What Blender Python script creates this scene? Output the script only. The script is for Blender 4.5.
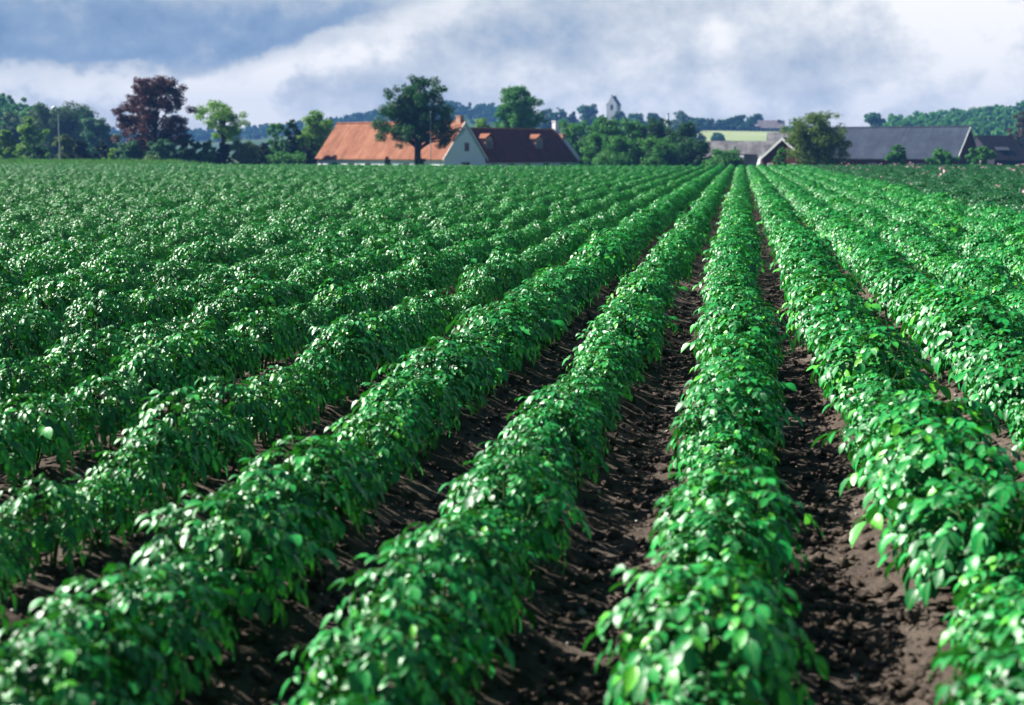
import bpy, math, random
import numpy as np
from mathutils import Vector, Matrix

for o in list(bpy.data.objects):
    bpy.data.objects.remove(o)
SC = bpy.context.scene
COL = SC.collection
R = math.radians

# ------------------------------------------------------------------ camera
F = 1422.0                      # focal length in pixels (50 mm on a 36 mm frame)
W, H = 1024, 705
EYE = 1.50
ALPHA = math.atan(200.5 / F)    # pitch below the horizon
cam_d = bpy.data.cameras.new('camera')
cam_d.sensor_width = 36.0
cam_d.lens = 36.0 * F / W
cam_d.clip_start = 0.05
cam_d.clip_end = 12000
cam_d.dof.use_dof = True
cam_d.dof.focus_distance = 10.5
cam_d.dof.aperture_fstop = 3.0
cam = bpy.data.objects.new('camera', cam_d)
COL.objects.link(cam)
cam.location = (0, 0, EYE)
cam.rotation_euler = (math.pi / 2 - ALPHA, 0, 0)
SC.camera = cam

# ------------------------------------------------------------------ sun and sky
S = Vector((-0.735, 0.22, 0.60)).normalized()
sun_d = bpy.data.lights.new('sun', 'SUN')
sun_d.energy = 5.0
sun_d.angle = R(0.5)
sun_d.color = (1.0, 0.95, 0.87)
sun = bpy.data.objects.new('sun', sun_d)
COL.objects.link(sun)
sun.location = (-60, 0, 60)
sun.rotation_euler = (-S).to_track_quat('-Z', 'Y').to_euler()

world = bpy.data.worlds.new('World')
SC.world = world
world.use_nodes = True
SC.view_settings.view_transform = 'Standard'
SC.view_settings.look = 'None'
SC.view_settings.exposure = 1.28
SC.view_settings.gamma = 1.0
SC.view_settings.use_curve_mapping = False
SC.cycles.max_bounces = 6
SC.cycles.diffuse_bounces = 1
SC.cycles.glossy_bounces = 2
SC.cycles.transmission_bounces = 3
SC.cycles.transparent_max_bounces = 8
SC.cycles.volume_bounces = 0
SC.cycles.caustics_reflective = False
SC.cycles.caustics_refractive = False
SC.cycles.use_denoising = True


class NT:
    """tiny node-graph helper"""
    def __init__(self, tree):
        self.t = tree
        tree.nodes.clear()

    def n(self, kind, **kw):
        nd = self.t.nodes.new(kind)
        for k, v in kw.items():
            setattr(nd, k, v)
        return nd

    def put(self, sock, v):
        if hasattr(v, 'is_output'):
            self.t.links.new(v, sock)
        elif v is not None:
            sock.default_value = v

    def math(self, op, a, b=None, c=None):
        nd = self.n('ShaderNodeMath', operation=op)
        self.put(nd.inputs[0], a)
        self.put(nd.inputs[1], b)
        self.put(nd.inputs[2], c)
        return nd.outputs[0]

    def mix(self, f, a, b, kind='MIX'):
        nd = self.n('ShaderNodeMix', data_type='RGBA', blend_type=kind)
        self.put(nd.inputs[0], f)
        self.put(nd.inputs[6], a)
        self.put(nd.inputs[7], b)
        return nd.outputs[2]

    def noise(self, vec, scale, detail=4, rough=0.55, out=0, w=None):
        nd = self.n('ShaderNodeTexNoise')
        self.put(nd.inputs['Vector'], vec)
        nd.inputs['Scale'].default_value = scale
        nd.inputs['Detail'].default_value = detail
        nd.inputs['Roughness'].default_value = rough
        return nd.outputs[out]

    def ramp(self, f, stops, interp='LINEAR'):
        nd = self.n('ShaderNodeValToRGB')
        nd.color_ramp.interpolation = interp
        el = nd.color_ramp.elements
        while len(el) < len(stops):
            el.new(0.5)
        for e, (p, c) in zip(el, stops):
            e.position = p
            e.color = (*c, 1) if len(c) == 3 else c
        self.put(nd.inputs[0], f)
        return nd.outputs[0]

    def link(self, a, b):
        self.t.links.new(a, b)


def build_sky():
    g = NT(world.node_tree)
    sky = g.n('ShaderNodeTexSky', sky_type='NISHITA')
    sky.sun_disc = False
    sky.sun_elevation = math.asin(S.z)
    sky.sun_rotation = math.atan2(S.x, S.y) % (2 * math.pi)
    sky.altitude = 50
    sky.air_density = 0.42
    sky.dust_density = 0.5
    tc = g.n('ShaderNodeTexCoord')
    sp = g.n('ShaderNodeSeparateXYZ')
    g.link(tc.outputs['Generated'], sp.inputs[0])
    az = g.math('ARCTAN2', sp.outputs[0], sp.outputs[1])
    el = g.math('ARCSINE', sp.outputs[2])

    def vec(a, b, c=0.0):
        cb = g.n('ShaderNodeCombineXYZ')
        g.put(cb.inputs[0], g.math('MULTIPLY', az, a))
        g.put(cb.inputs[1], g.math('MULTIPLY', el, b))
        cb.inputs[2].default_value = c
        return cb.outputs[0]

    def blob(a0, e0, sa, se, amp, tilt=0.0):
        da = g.math('SUBTRACT', az, a0)
        de = g.math('SUBTRACT', g.math('SUBTRACT', el, e0), g.math('MULTIPLY', da, tilt))
        x = g.math('DIVIDE', da, sa)
        y = g.math('DIVIDE', de, se)
        q = g.math('ADD', g.math('MULTIPLY', x, x), g.math('MULTIPLY', y, y))
        return g.math('MULTIPLY', g.math('EXPONENT', g.math('MULTIPLY', q, -1.0)), amp)

    n1 = g.noise(vec(1.0, 1.3, 3.7), 9.0, 9, 0.55)
    n2 = g.noise(vec(1.0, 1.2, 9.1), 30.0, 8, 0.6)
    v = g.math('ADD', g.math('MULTIPLY', n1, 0.58), g.math('MULTIPLY', n2, 0.42))
    v = g.math('ADD', g.math('MULTIPLY', g.math('SUBTRACT', v, 0.5), 1.75), 0.75)
    # the slate cloud at the left, with its own edge
    edge = g.math('ADD', g.math('MULTIPLY', g.math('MAXIMUM', g.math('ADD', az, 0.19), 0.0), 0.36), 0.053)
    d = g.math('SUBTRACT', el, edge)
    d = g.math('ADD', d, g.math('MULTIPLY', g.math('SUBTRACT', n2, 0.5), 0.046))
    d = g.math('ADD', d, g.math('MULTIPLY', g.math('SUBTRACT', n1, 0.5), 0.045))

    def step(x, a, b):
        m = g.n('ShaderNodeMapRange', interpolation_type='SMOOTHSTEP')
        g.put(m.inputs[0], x)
        m.inputs[1].default_value = a
        m.inputs[2].default_value = b
        return m.outputs[0]
    lft = g.math('SUBTRACT', 1.0, step(az, -0.13, 0.02))
    dark = g.math('MULTIPLY', step(d, -0.003, 0.010), lft)
    dark = g.math('MULTIPLY', dark, g.math('SUBTRACT', 1.0, g.math('MULTIPLY', step(el, 0.085, 0.112), 0.45)))
    v = g.math('SUBTRACT', v, g.math('MULTIPLY', dark, 0.44))
    rim = g.math('DIVIDE', g.math('ADD', d, 0.013), 0.012)
    rim = g.math('MULTIPLY', g.math('EXPONENT', g.math('MULTIPLY', g.math('MULTIPLY', rim, rim), -1.0)), lft)
    v = g.math('ADD', v, g.math('MULTIPLY', rim, 0.16))
    for b in ((-0.145, 0.058, 0.075, 0.012, 0.12, 0.20), (0.00, 0.080, 0.10, 0.016, -0.16, 0.10),
              (-0.08, 0.042, 0.06, 0.009, -0.10, 0.0), (0.245, 0.034, 0.022, 0.010, 0.26, 0.25),
              (0.17, 0.030, 0.05, 0.008, 0.14, 0.0), (0.20, 0.060, 0.10, 0.010, -0.10, 0.06),
              (0.13, 0.085, 0.10, 0.010, 0.10, 0.10), (0.33, 0.085, 0.08, 0.03, 0.10, 0.0)):
        v = g.math('ADD', v, blob(*b))
    k = 14.0
    cols = [(0.08, (0.100, 0.165, 0.285)), (0.36, (0.180, 0.250, 0.355)), (0.58, (0.335, 0.375, 0.425)),
            (0.74, (0.450, 0.475, 0.505)), (0.95, (0.66, 0.65, 0.64))]
    cloud = g.ramp(v, cols)
    cloud = g.mix(1.0, cloud, (k, k, k, 1), 'MULTIPLY')
    # cloud bank low down, broken cloud higher up
    cover_hi = g.ramp(g.noise(vec(1.5, 2.2, 1.3), 2.4, 6, 0.6), [(0.52, (0, 0, 0)), (0.66, (1, 1, 1))])
    bank = g.n('ShaderNodeMapRange', interpolation_type='SMOOTHSTEP')
    g.put(bank.inputs[0], el)
    bank.inputs[1].default_value = 0.115
    bank.inputs[2].default_value = 0.20
    bank.inputs[3].default_value = 1.0
    bank.inputs[4].default_value = 0.0
    mask = g.math('MAXIMUM', bank.outputs[0], g.math('MULTIPLY', cover_hi, 0.18))
    ahead = g.n('ShaderNodeMapRange', interpolation_type='SMOOTHSTEP')
    g.put(ahead.inputs[0], sp.outputs[1])
    ahead.inputs[1].default_value = -0.1
    ahead.inputs[2].default_value = 0.7
    mask = g.math('MULTIPLY', mask, ahead.outputs[0])
    col = g.mix(mask, sky.outputs[0], cloud)
    bg = g.n('ShaderNodeBackground')
    bg.inputs[1].default_value = 0.05
    g.link(col, bg.inputs[0])
    out = g.n('ShaderNodeOutputWorld')
    g.link(bg.outputs[0], out.inputs[0])


build_sky()

# ------------------------------------------------------------------ helpers
def at(px, py, Y):
    """the world point seen at a photograph pixel, at depth Y"""
    dx, dy = (px - W / 2) / F, (H / 2 - py) / F
    ca, sa = math.cos(ALPHA), math.sin(ALPHA)
    d = Vector((dx, ca + dy * sa, dy * ca - sa))
    t = Y / d.y
    return Vector((d.x * t, Y, EYE + d.z * t))


TH = math.atan(((742 - 512) / F) / (math.cos(ALPHA) + (H / 2 - 152) / F * math.sin(ALPHA)))
U = Vector((math.sin(TH), math.cos(TH), 0))      # along the rows
V = Vector((math.cos(TH), -math.sin(TH), 0))     # across them, to the right


def tag(o, label=None, cat=None, group=None, kind=None):
    if label: o['label'] = label
    if cat: o['category'] = cat
    if group: o['group'] = group
    if kind: o['kind'] = kind
    return o


def link(name, me, mat=None, parent=None, smooth=False):
    o = bpy.data.objects.new(name, me)
    COL.objects.link(o)
    if mat is not None and not me.materials:
        me.materials.append(mat)
    if parent is not None:
        o.parent = parent
    if smooth:
        me.polygons.foreach_set('use_smooth', np.ones(len(me.polygons), bool))
    return o


def empty(name, loc, rz=0.0):
    o = bpy.data.objects.new(name, None)
    o.empty_display_size = 0.3
    COL.objects.link(o)
    o.location = loc
    o.rotation_euler = (0, 0, rz)
    return o


def np_mesh(name, verts, faces):
    """verts (n,3), faces (m,k) with one k"""
    me = bpy.data.meshes.new(name)
    verts = np.asarray(verts, np.float32)
    faces = np.asarray(faces, np.int32)
    m, k = faces.shape
    me.vertices.add(len(verts))
    me.vertices.foreach_set('co', verts.ravel())
    me.loops.add(m * k)
    me.loops.foreach_set('vertex_index', faces.ravel())
    me.polygons.add(m)
    me.polygons.foreach_set('loop_start', np.arange(0, m * k, k, dtype=np.int32))
    me.polygons.foreach_set('loop_total', np.full(m, k, np.int32))
    me.update(calc_edges=True)
    return me


class MB:
    """collects shapes into one mesh"""
    def __init__(self):
        self.v, self.f = [], []

    def poly(self, pts, faces):
        b = len(self.v)
        self.v += [tuple(p) for p in pts]
        self.f += [tuple(b + i for i in f) for f in faces]

    def box(self, x0, x1, y0, y1, z0, z1, m=None):
        p = [Vector((x, y, z)) for z in (z0, z1) for y in (y0, y1) for x in (x0, x1)]
        if m is not None:
            p = [m @ q for q in p]
        self.poly(p, [(0, 2, 3, 1), (4, 5, 7, 6), (0, 1, 5, 4), (2, 6, 7, 3), (0, 4, 6, 2), (1, 3, 7, 5)])

    def prism(self, outline, h):
        """closed outline of 3-D points pushed along vector h"""
        n = len(outline)
        p = [Vector(q) for q in outline]
        q = [a + Vector(h) for a in p]
        self.poly(p + q, [tuple(range(n))[::-1], tuple(range(n, 2 * n))] +
                  [(i, (i + 1) % n, n + (i + 1) % n, n + i) for i in range(n)])

    def tube(self, pts, rad, sides=6, cap=True):
        rings = []
        for i, p in enumerate(pts):
            p = Vector(p)
            d = (Vector(pts[min(i + 1, len(pts) - 1)]) - Vector(pts[max(i - 1, 0)]))
            if d.length < 1e-9: d = Vector((0, 0, 1))
            d.normalize()
            a = d.cross(Vector((0.3, 1, 0.2)))
            if a.length < 1e-3: a = d.cross(Vector((1, 0, 0)))
            a.normalize()
            b = d.cross(a)
            rings.append([p + (a * math.cos(2 * math.pi * k / sides) + b * math.sin(2 * math.pi * k / sides)) * rad[i]
                          for k in range(sides)])
        pts2 = [q for r in rings for q in r]
        fs = []
        for i in range(len(rings) - 1):
            for k in range(sides):
                k2 = (k + 1) % sides
                fs.append((i * sides + k, i * sides + k2, (i + 1) * sides + k2, (i + 1) * sides + k))
        if cap:
            fs.append(tuple(range(sides))[::-1])
            fs.append(tuple((len(rings) - 1) * sides + k for k in range(sides)))
        self.poly(pts2, fs)

    def build(self, name, mat, parent=None, smooth=False):
        me = bpy.data.meshes.new(name)
        me.from_pydata(self.v, [], self.f)
        me.update()
        return link(name, me, mat, parent, smooth)


_perm = np.random.RandomState(5).rand(256, 256)


def vnoise(x, y, scale, octaves=4, gain=0.5):
    """value noise on arrays, about -0.5..0.5"""
    out = np.zeros(np.broadcast(x, y).shape)
    amp, tot = 1.0, 0.0
    fx, fy = x / scale, y / scale
    for o in range(octaves):
        ix, iy = np.floor(fx).astype(int), np.floor(fy).astype(int)
        tx, ty = fx - ix, fy - iy
        tx, ty = tx * tx * (3 - 2 * tx), ty * ty * (3 - 2 * ty)
        a = _perm[(ix + 31 * o) % 256, (iy + 17 * o) % 256]
        b = _perm[(ix + 1 + 31 * o) % 256, (iy + 17 * o) % 256]
        c = _perm[(ix + 31 * o) % 256, (iy + 1 + 17 * o) % 256]
        d = _perm[(ix + 1 + 31 * o) % 256, (iy + 1 + 17 * o) % 256]
        out += amp * ((a * (1 - tx) + b * tx) * (1 - ty) + (c * (1 - tx) + d * tx) * ty)
        tot += amp
        amp *= gain
        fx, fy = fx * 2.03, fy * 2.03
    return out / tot - 0.5


# ------------------------------------------------------------------ materials
def pmat(name, fn=None, color=(0.5, 0.5, 0.5), rough=0.8, spec=0.3):
    m = bpy.data.materials.new(name)
    m.use_nodes = True
    g = NT(m.node_tree)
    out = g.n('ShaderNodeOutputMaterial')
    p = g.n('ShaderNodeBsdfPrincipled')
    p.inputs['Base Color'].default_value = (*color, 1)
    p.inputs['Roughness'].default_value = rough
    p.inputs['Specular IOR Level'].default_value = spec
    g.link(p.outputs[0], out.inputs[0])
    if fn: fn(g, p, out)
    return m


def obj_coord(g):
    return g.n('ShaderNodeTexCoord').outputs['Object']


def speckle(c0, c1, scale=3.0, bump=0.0, bscale=20.0):
    def fn(g, p, out):
        co = obj_coord(g)
        n = g.noise(co, scale, 6, 0.6)
        g.link(g.ramp(n, [(0.3, c0), (0.7, c1)]), p.inputs['Base Color'])
        if bump:
            b = g.n('ShaderNodeBump')
            b.inputs['Strength'].default_value = bump
            b.inputs['Distance'].default_value = 0.05
            g.link(g.noise(co, bscale, 5, 0.6), b.inputs['Height'])
            g.link(b.outputs[0], p.inputs['Normal'])
    return fn


def foliage_mat(name, c0, c1, trans, tfac=0.22, rough=0.5, spec=0.35, tip=None):
    def fn(g, p, out):
        isl = g.n('ShaderNodeNewGeometry').outputs['Random Per Island']
        oi = g.n('ShaderNodeObjectInfo').outputs['Random']
        r = g.math('ADD', g.math('MULTIPLY', isl, 0.78), g.math('MULTIPLY', oi, 0.22))
        stops = [(0.0, c0), (0.8, c1)]
        if tip: stops.append((0.97, tip))
        c = g.ramp(r, stops)
        g.link(c, p.inputs['Base Color'])
        t = g.n('ShaderNodeBsdfTranslucent')
        t.inputs[0].default_value = (*trans, 1)
        mx = g.n('ShaderNodeMixShader')
        mx.inputs[0].default_value = tfac
        g.link(p.outputs[0], mx.inputs[1])
        g.link(t.outputs[0], mx.inputs[2])
        g.link(mx.outputs[0], out.inputs[0])
    return pmat(name, fn, rough=rough, spec=spec)


M = {}
def potato_leaf(name, c0, c1, tip, trans, tfac):
    def fn(g, p, out):
        isl = g.n('ShaderNodeNewGeometry').outputs['Random Per Island']
        oi = g.n('ShaderNodeObjectInfo').outputs['Random']
        r = g.math('ADD', g.math('MULTIPLY', isl, 0.80), g.math('MULTIPLY', oi, 0.20))
        c = g.ramp(r, [(0.0, c0), (0.78, c1), (0.93, tip), (0.985, tip), (0.995, (0.34, 0.36, 0.05))])
        co = obj_coord(g)
        mott = g.ramp(g.noise(co, 70.0, 3, 0.6), [(0.3, (0.78, 0.80, 0.78)), (0.7, (1.18, 1.14, 1.1))])
        c = g.mix(1.0, c, mott, 'MULTIPLY')
        at_ = g.n('ShaderNodeAttribute', attribute_name='rib')
        rib = g.ramp(at_.outputs['Fac'], [(0.80, (0, 0, 0)), (0.97, (0.5, 0.5, 0.5))])
        c = g.mix(rib, c, (0.16, 0.34, 0.09, 1))
        g.link(c, p.inputs['Base Color'])
        # quilted surface between the veins
        b = g.n('ShaderNodeBump')
        b.inputs['Strength'].default_value = 0.28
        b.inputs['Distance'].default_value = 0.004
        g.link(g.noise(co, 130.0, 3, 0.6), b.inputs['Height'])
        g.link(b.outputs[0], p.inputs['Normal'])
        t = g.n('ShaderNodeBsdfTranslucent')
        t.inputs[0].default_value = (*trans, 1)
        mx = g.n('ShaderNodeMixShader')
        mx.inputs[0].default_value = tfac
        g.link(p.outputs[0], mx.inputs[1])
        g.link(t.outputs[0], mx.inputs[2])
        g.link(mx.outputs[0], out.inputs[0])
    return pmat(name, fn, rough=0.40, spec=0.60)


M['potato_leaf'] = potato_leaf('potato_leaf', (0.001, 0.070, 0.022), (0.008, 0.335, 0.058), (0.105, 0.49, 0.024), (0.06, 0.46, 0.02), 0.09)
M['dark_potato_leaf'] = potato_leaf('dark_potato_leaf', (0.004, 0.060, 0.030), (0.012, 0.130, 0.050), (0.030, 0.18, 0.05), (0.03, 0.24, 0.03), 0.18)
M['stem'] = pmat('stem', speckle((0.02, 0.075, 0.015), (0.04, 0.10, 0.022), 30))
M['petal'] = pmat('petal', speckle((0.62, 0.34, 0.42), (0.78, 0.52, 0.58), 8), rough=0.6)


def soil_fn(g, p, out):
    co = obj_coord(g)
    n = g.noise(co, 2.2, 8, 0.65)
    n2 = g.noise(co, 38.0, 6, 0.7)
    c = g.ramp(n, [(0.25, (0.055, 0.043, 0.036)), (0.5, (0.138, 0.111, 0.092)), (0.75, (0.215, 0.177, 0.148))])
    c2 = g.ramp(n2, [(0.3, (0.62, 0.62, 0.64)), (0.7, (1.22, 1.2, 1.18))])
    g.link(g.mix(1.0, c, c2, 'MULTIPLY'), p.inputs['Base Color'])
    b = g.n('ShaderNodeBump')
    b.inputs['Strength'].default_value = 1.0
    b.inputs['Distance'].default_value = 0.035
    g.link(g.noise(co, 26.0, 9, 0.72), b.inputs['Height'])
    g.link(b.outputs[0], p.inputs['Normal'])


M['soil'] = pmat('soil', soil_fn, rough=0.95, spec=0.15)
M['clod'] = pmat('clod', speckle((0.060, 0.047, 0.039), (0.165, 0.133, 0.110), 9, 0.8, 60), rough=0.95, spec=0.1)
M['pebble'] = pmat('pebble', speckle((0.24, 0.22, 0.20), (0.48, 0.45, 0.41), 5), rough=0.7)


def land_fn(g, p, out):
    co = obj_coord(g)
    n = g.noise(co, 0.006, 3, 0.5)
    c = g.ramp(n, [(0.35, (0.035, 0.075, 0.022)), (0.5, (0.05, 0.10, 0.03)), (0.62, (0.09, 0.12, 0.04))])
    n2 = g.noise(co, 0.35, 6, 0.6)
    c2 = g.ramp(n2, [(0.3, (0.7, 0.7, 0.7)), (0.7, (1.25, 1.25, 1.2))])
    g.link(g.mix(1.0, c, c2, 'MULTIPLY'), p.inputs['Base Color'])


M['land'] = pmat('land', land_fn, rough=0.95, spec=0.1)
M['pale_field'] = pmat('pale_field', speckle((0.22, 0.29, 0.13), (0.32, 0.37, 0.20), 0.02), rough=0.95, spec=0.1)
M['grass'] = foliage_mat('grass', (0.035, 0.13, 0.035), (0.10, 0.25, 0.06), (0.12, 0.35, 0.07), 0.25, 0.6, 0.2)

TREE = {
    'dark': ((0.008, 0.038, 0.015), (0.028, 0.100, 0.030), (0.03, 0.16, 0.02)),
    'black': ((0.004, 0.014, 0.010), (0.012, 0.034, 0.018), (0.012, 0.04, 0.014)),
    'mid': ((0.018, 0.100, 0.024), (0.075, 0.260, 0.050), (0.08, 0.32, 0.03)),
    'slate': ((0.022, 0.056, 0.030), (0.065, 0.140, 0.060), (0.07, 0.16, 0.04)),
    'light': ((0.055, 0.160, 0.022), (0.170, 0.340, 0.046), (0.22, 0.48, 0.04)),
    'pale': ((0.080, 0.160, 0.060), (0.190, 0.300, 0.120), (0.20, 0.38, 0.10)),
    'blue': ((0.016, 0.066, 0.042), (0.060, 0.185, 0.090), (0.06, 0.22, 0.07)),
    'olive': ((0.036, 0.084, 0.014), (0.115, 0.200, 0.034), (0.17, 0.28, 0.03)),
    'copper': ((0.020, 0.009, 0.010), (0.085, 0.035, 0.034), (0.10, 0.03, 0.025)),
    'brown': ((0.050, 0.040, 0.026), (0.110, 0.085, 0.050), (0.1, 0.08, 0.04)),
}
for k, (a, b, t) in TREE.items():
    M[k] = foliage_mat(k + '_foliage', a, b, t, 0.32, 0.6, 0.25)
M['bark'] = pmat('bark', speckle((0.018, 0.015, 0.013), (0.05, 0.042, 0.036), 4, 0.6, 12), rough=0.95, spec=0.1)


def tile_fn(c0, c1, c2, col=3.2, row=2.6, axis=0):
    def fn(g, p, out):
        co = obj_coord(g)
        n = g.noise(co, 0.5, 6, 0.65)
        c = g.ramp(n, [(0.28, c0), (0.5, c1), (0.75, c2)])
        n2 = g.noise(co, 7.0, 3, 0.6)
        c = g.mix(1.0, c, g.ramp(n2, [(0.25, (0.7, 0.7, 0.7)), (0.75, (1.25, 1.22, 1.2))]), 'MULTIPLY')
        mp = g.n('ShaderNodeMapping')
        mp.inputs['Scale'].default_value = (1.0, 0.06, 0.06)
        g.link(co, mp.inputs['Vector'])
        st = g.noise(mp.outputs[0], 2.2, 5, 0.7)
        c = g.mix(1.0, c, g.ramp(st, [(0.3, (0.66, 0.66, 0.68)), (0.7, (1.3, 1.3, 1.28))]), 'MULTIPLY')
        g.link(c, p.inputs['Base Color'])
        w1 = g.n('ShaderNodeTexWave', wave_type='BANDS', bands_direction='X')
        w1.inputs['Scale'].default_value = col
        w1.inputs['Distortion'].default_value = 0.6
        g.link(co, w1.inputs['Vector'])
        w2 = g.n('ShaderNodeTexWave', wave_type='BANDS', bands_direction='Z', wave_profile='SAW')
        w2.inputs['Scale'].default_value = row
        w2.inputs['Distortion'].default_value = 0.4
        g.link(co, w2.inputs['Vector'])
        b = g.n('ShaderNodeBump')
        b.inputs['Strength'].default_value = 0.7
        b.inputs['Distance'].default_value = 0.06
        g.link(g.math('ADD', w1.outputs['Fac'], w2.outputs['Fac']), b.inputs['Height'])
        g.link(b.outputs[0], p.inputs['Normal'])
    return fn


M['orange_tile'] = pmat('orange_tile', tile_fn((0.25, 0.088, 0.042), (0.34, 0.132, 0.070), (0.43, 0.20, 0.115)), rough=0.85)
M['maroon_tile'] = pmat('maroon_tile', tile_fn((0.120, 0.022, 0.013), (0.18, 0.034, 0.019), (0.24, 0.055, 0.030)), rough=0.85)
M['eternit'] = pmat('eternit', tile_fn((0.016, 0.026, 0.050), (0.027, 0.041, 0.070), (0.045, 0.062, 0.096), 1.1, 0.25), rough=0.8)
M['slate_roof'] = pmat('slate_roof', tile_fn((0.09, 0.09, 0.10), (0.20, 0.20, 0.21), (0.40, 0.39, 0.39), 1.0, 1.2), rough=0.9)
M['dark_roof'] = pmat('dark_roof', tile_fn((0.016, 0.016, 0.026), (0.024, 0.024, 0.036), (0.036, 0.036, 0.05), 1.5, 0.4), rough=0.8)
M['hazel_roof'] = pmat('hazel_roof', tile_fn((0.20, 0.17, 0.18), (0.27, 0.23, 0.24), (0.34, 0.30, 0.30), 1.0, 1.0), rough=0.9)
M['limewash_sky_tint'] = pmat('limewash_sky_tint', speckle((0.82, 0.89, 0.94), (0.87, 0.92, 0.95), 0.8, 0.3, 6), rough=0.9)  # white limewash, with the blue of sky-lit shade put into its colour
M['white_paint'] = pmat('white_paint', speckle((0.72, 0.73, 0.74), (0.82, 0.82, 0.82), 2), rough=0.6)
M['red_board'] = pmat('red_board', speckle((0.055, 0.012, 0.010), (0.10, 0.022, 0.018), 1.5, 0.4, 14), rough=0.85)
M['brick'] = pmat('brick', speckle((0.42, 0.20, 0.13), (0.58, 0.34, 0.24), 4, 0.4, 14), rough=0.9)
M['pane'] = pmat('pane', color=(0.02, 0.03, 0.045), rough=0.12, spec=0.6)
M['frame_wood'] = pmat('frame_wood', speckle((0.22, 0.24, 0.24), (0.34, 0.36, 0.36), 5), rough=0.7)
M['galvanised'] = pmat('galvanised', speckle((0.26, 0.29, 0.34), (0.36, 0.39, 0.44), 4), rough=0.5, spec=0.5)
M['metal_sheet'] = pmat('metal_sheet', tile_fn((0.14, 0.16, 0.20), (0.19, 0.21, 0.26), (0.26, 0.28, 0.33), 2.2, 0.1), rough=0.6)
M['tarp'] = pmat('tarp', speckle((0.62, 0.64, 0.68), (0.78, 0.79, 0.82), 2, 0.5, 5), rough=0.5)
M['church_wall'] = pmat('church_wall', speckle((0.44, 0.46, 0.49), (0.58, 0.59, 0.60), 0.5, 0.3, 3), rough=0.9)
M['lead_roof'] = pmat('lead_roof', speckle((0.06, 0.07, 0.09), (0.10, 0.11, 0.13), 1), rough=0.7)
M['glass_lamp'] = pmat('glass_lamp', color=(0.80, 0.80, 0.78), rough=0.3, spec=0.5)

# ------------------------------------------------------------------ the land
def ground_z(x, y):
    x, y = np.asarray(x, float), np.asarray(y, float)
    def ss(a, b, t):
        q = np.clip((t - a) / (b - a), 0, 1)
        return q * q * (3 - 2 * q)
    lf = ss(-42, -26, x)
    z = -0.12 - 1.9 * (lf * ss(120, 166, y) + (1 - lf) * ss(182, 215, y))
    z = z + 16.0 * np.exp(-((x - 95) / 170) ** 2) * ss(380, 900, y) * (1 - 0.8 * ss(1000, 1500, y))
    z = z + 21.0 * np.exp(-((x - 320) / 105) ** 2 - ((y - 740) / 150) ** 2)
    z = z + 15.0 * np.exp(-((x + 195) / 62) ** 2 - ((y - 490) / 90) ** 2)
    ridge = 46 + 12 * np.sin(x / 220 + 0.8) + 10 * np.sin(x / 90 + 2.0)
    z = z + 0.55 * ridge * np.exp(-((y - 1420) / 190) ** 2) * ss(130, -130, x)
    z = z + 22 * np.exp(-((y - 1250) / 150) ** 2) * np.exp(-((x + 40) / 110) ** 2)
    z = z + 12 * np.exp(-((y - 1560) / 110) ** 2)
    return z


def gz(x, y):
    return float(ground_z(x, y))


def grid_mesh(name, xs, ys, zf):
    X, Y = np.meshgrid(xs, ys)
    Z = zf(X, Y)
    nx, ny = len(xs), len(ys)
    v = np.stack([X.ravel(), Y.ravel(), Z.ravel()], 1)
    i = np.arange(nx * ny).reshape(ny, nx)
    f = np.stack([i[:-1, :-1].ravel(), i[:-1, 1:].ravel(), i[1:, 1:].ravel(), i[1:, :-1].ravel()], 1)
    return np_mesh(name, v, f)


xs = np.unique(np.concatenate([np.linspace(-1600, -500, 70), np.linspace(-500, 500, 120), np.linspace(500, 1600, 60)]))
ys = np.unique(np.concatenate([np.linspace(-80, 250, 60), np.linspace(250, 1000, 100), np.linspace(1000, 1650, 60)]))
tag(link('ground', grid_mesh('ground', xs, ys, ground_z), M['land'], smooth=True), kind='structure',
    label='green farmland rising into low hills behind the potato field', cat='ground')

# the pale meadow on the church hill
mt = np.linspace((640 - 512) / F, (815 - 512) / F, 70)
my = np.linspace(430, 850, 80)
MT, MY = np.meshgrid(mt, my)
MXX = MT * MY
mv = np.stack([MXX.ravel(), MY.ravel(), (ground_z(MXX, MY) + 0.4).ravel()], 1)
mi_ = np.arange(MXX.size).reshape(MXX.shape)
mf = np.stack([mi_[:-1, :-1].ravel(), mi_[:-1, 1:].ravel(), mi_[1:, 1:].ravel(), mi_[1:, :-1].ravel()], 1)
tag(link('meadow', np_mesh('meadow', mv, mf), M['pale_field'], smooth=True),
    kind='structure', label='pale green meadow on the hill below the far house', cat='field')

# ------------------------------------------------------------------ ridged soil of the field
PITCH, V0 = 0.75, -0.04
FIELD_END = 114.0


def ridge_z(v, u):
    ph = (v - V0) / PITCH
    c = 0.5 + 0.5 * np.cos(2 * np.pi * ph)
    return 0.10 * c ** 1.1


def soil_z(v, u):
    near = np.clip(1.4 - u / 14.0, 0, 1)
    fur = 1 - 0.3 * (0.5 + 0.5 * np.cos(2 * np.pi * (v - V0) / PITCH))
    z = ridge_z(v, u) + near * fur * (0.040 * vnoise(u, v, 0.34, 3) + 0.046 * vnoise(u + 9, v + 4, 0.08, 3, 0.7))
    return z


vs = np.unique(np.round(np.concatenate([np.arange(-78, -5.5, 0.15), np.arange(-5.5, 5.0, 0.024), np.arange(5.0, 33, 0.15)]), 4))
uu = [0.8]
while uu[-1] < FIELD_END + 14:
    uu.append(uu[-1] + max(0.024, 0.0075 * uu[-1]))
us = np.array(uu)
VV, UU = np.meshgrid(vs, us)
ZZ = soil_z(VV, UU)
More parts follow.
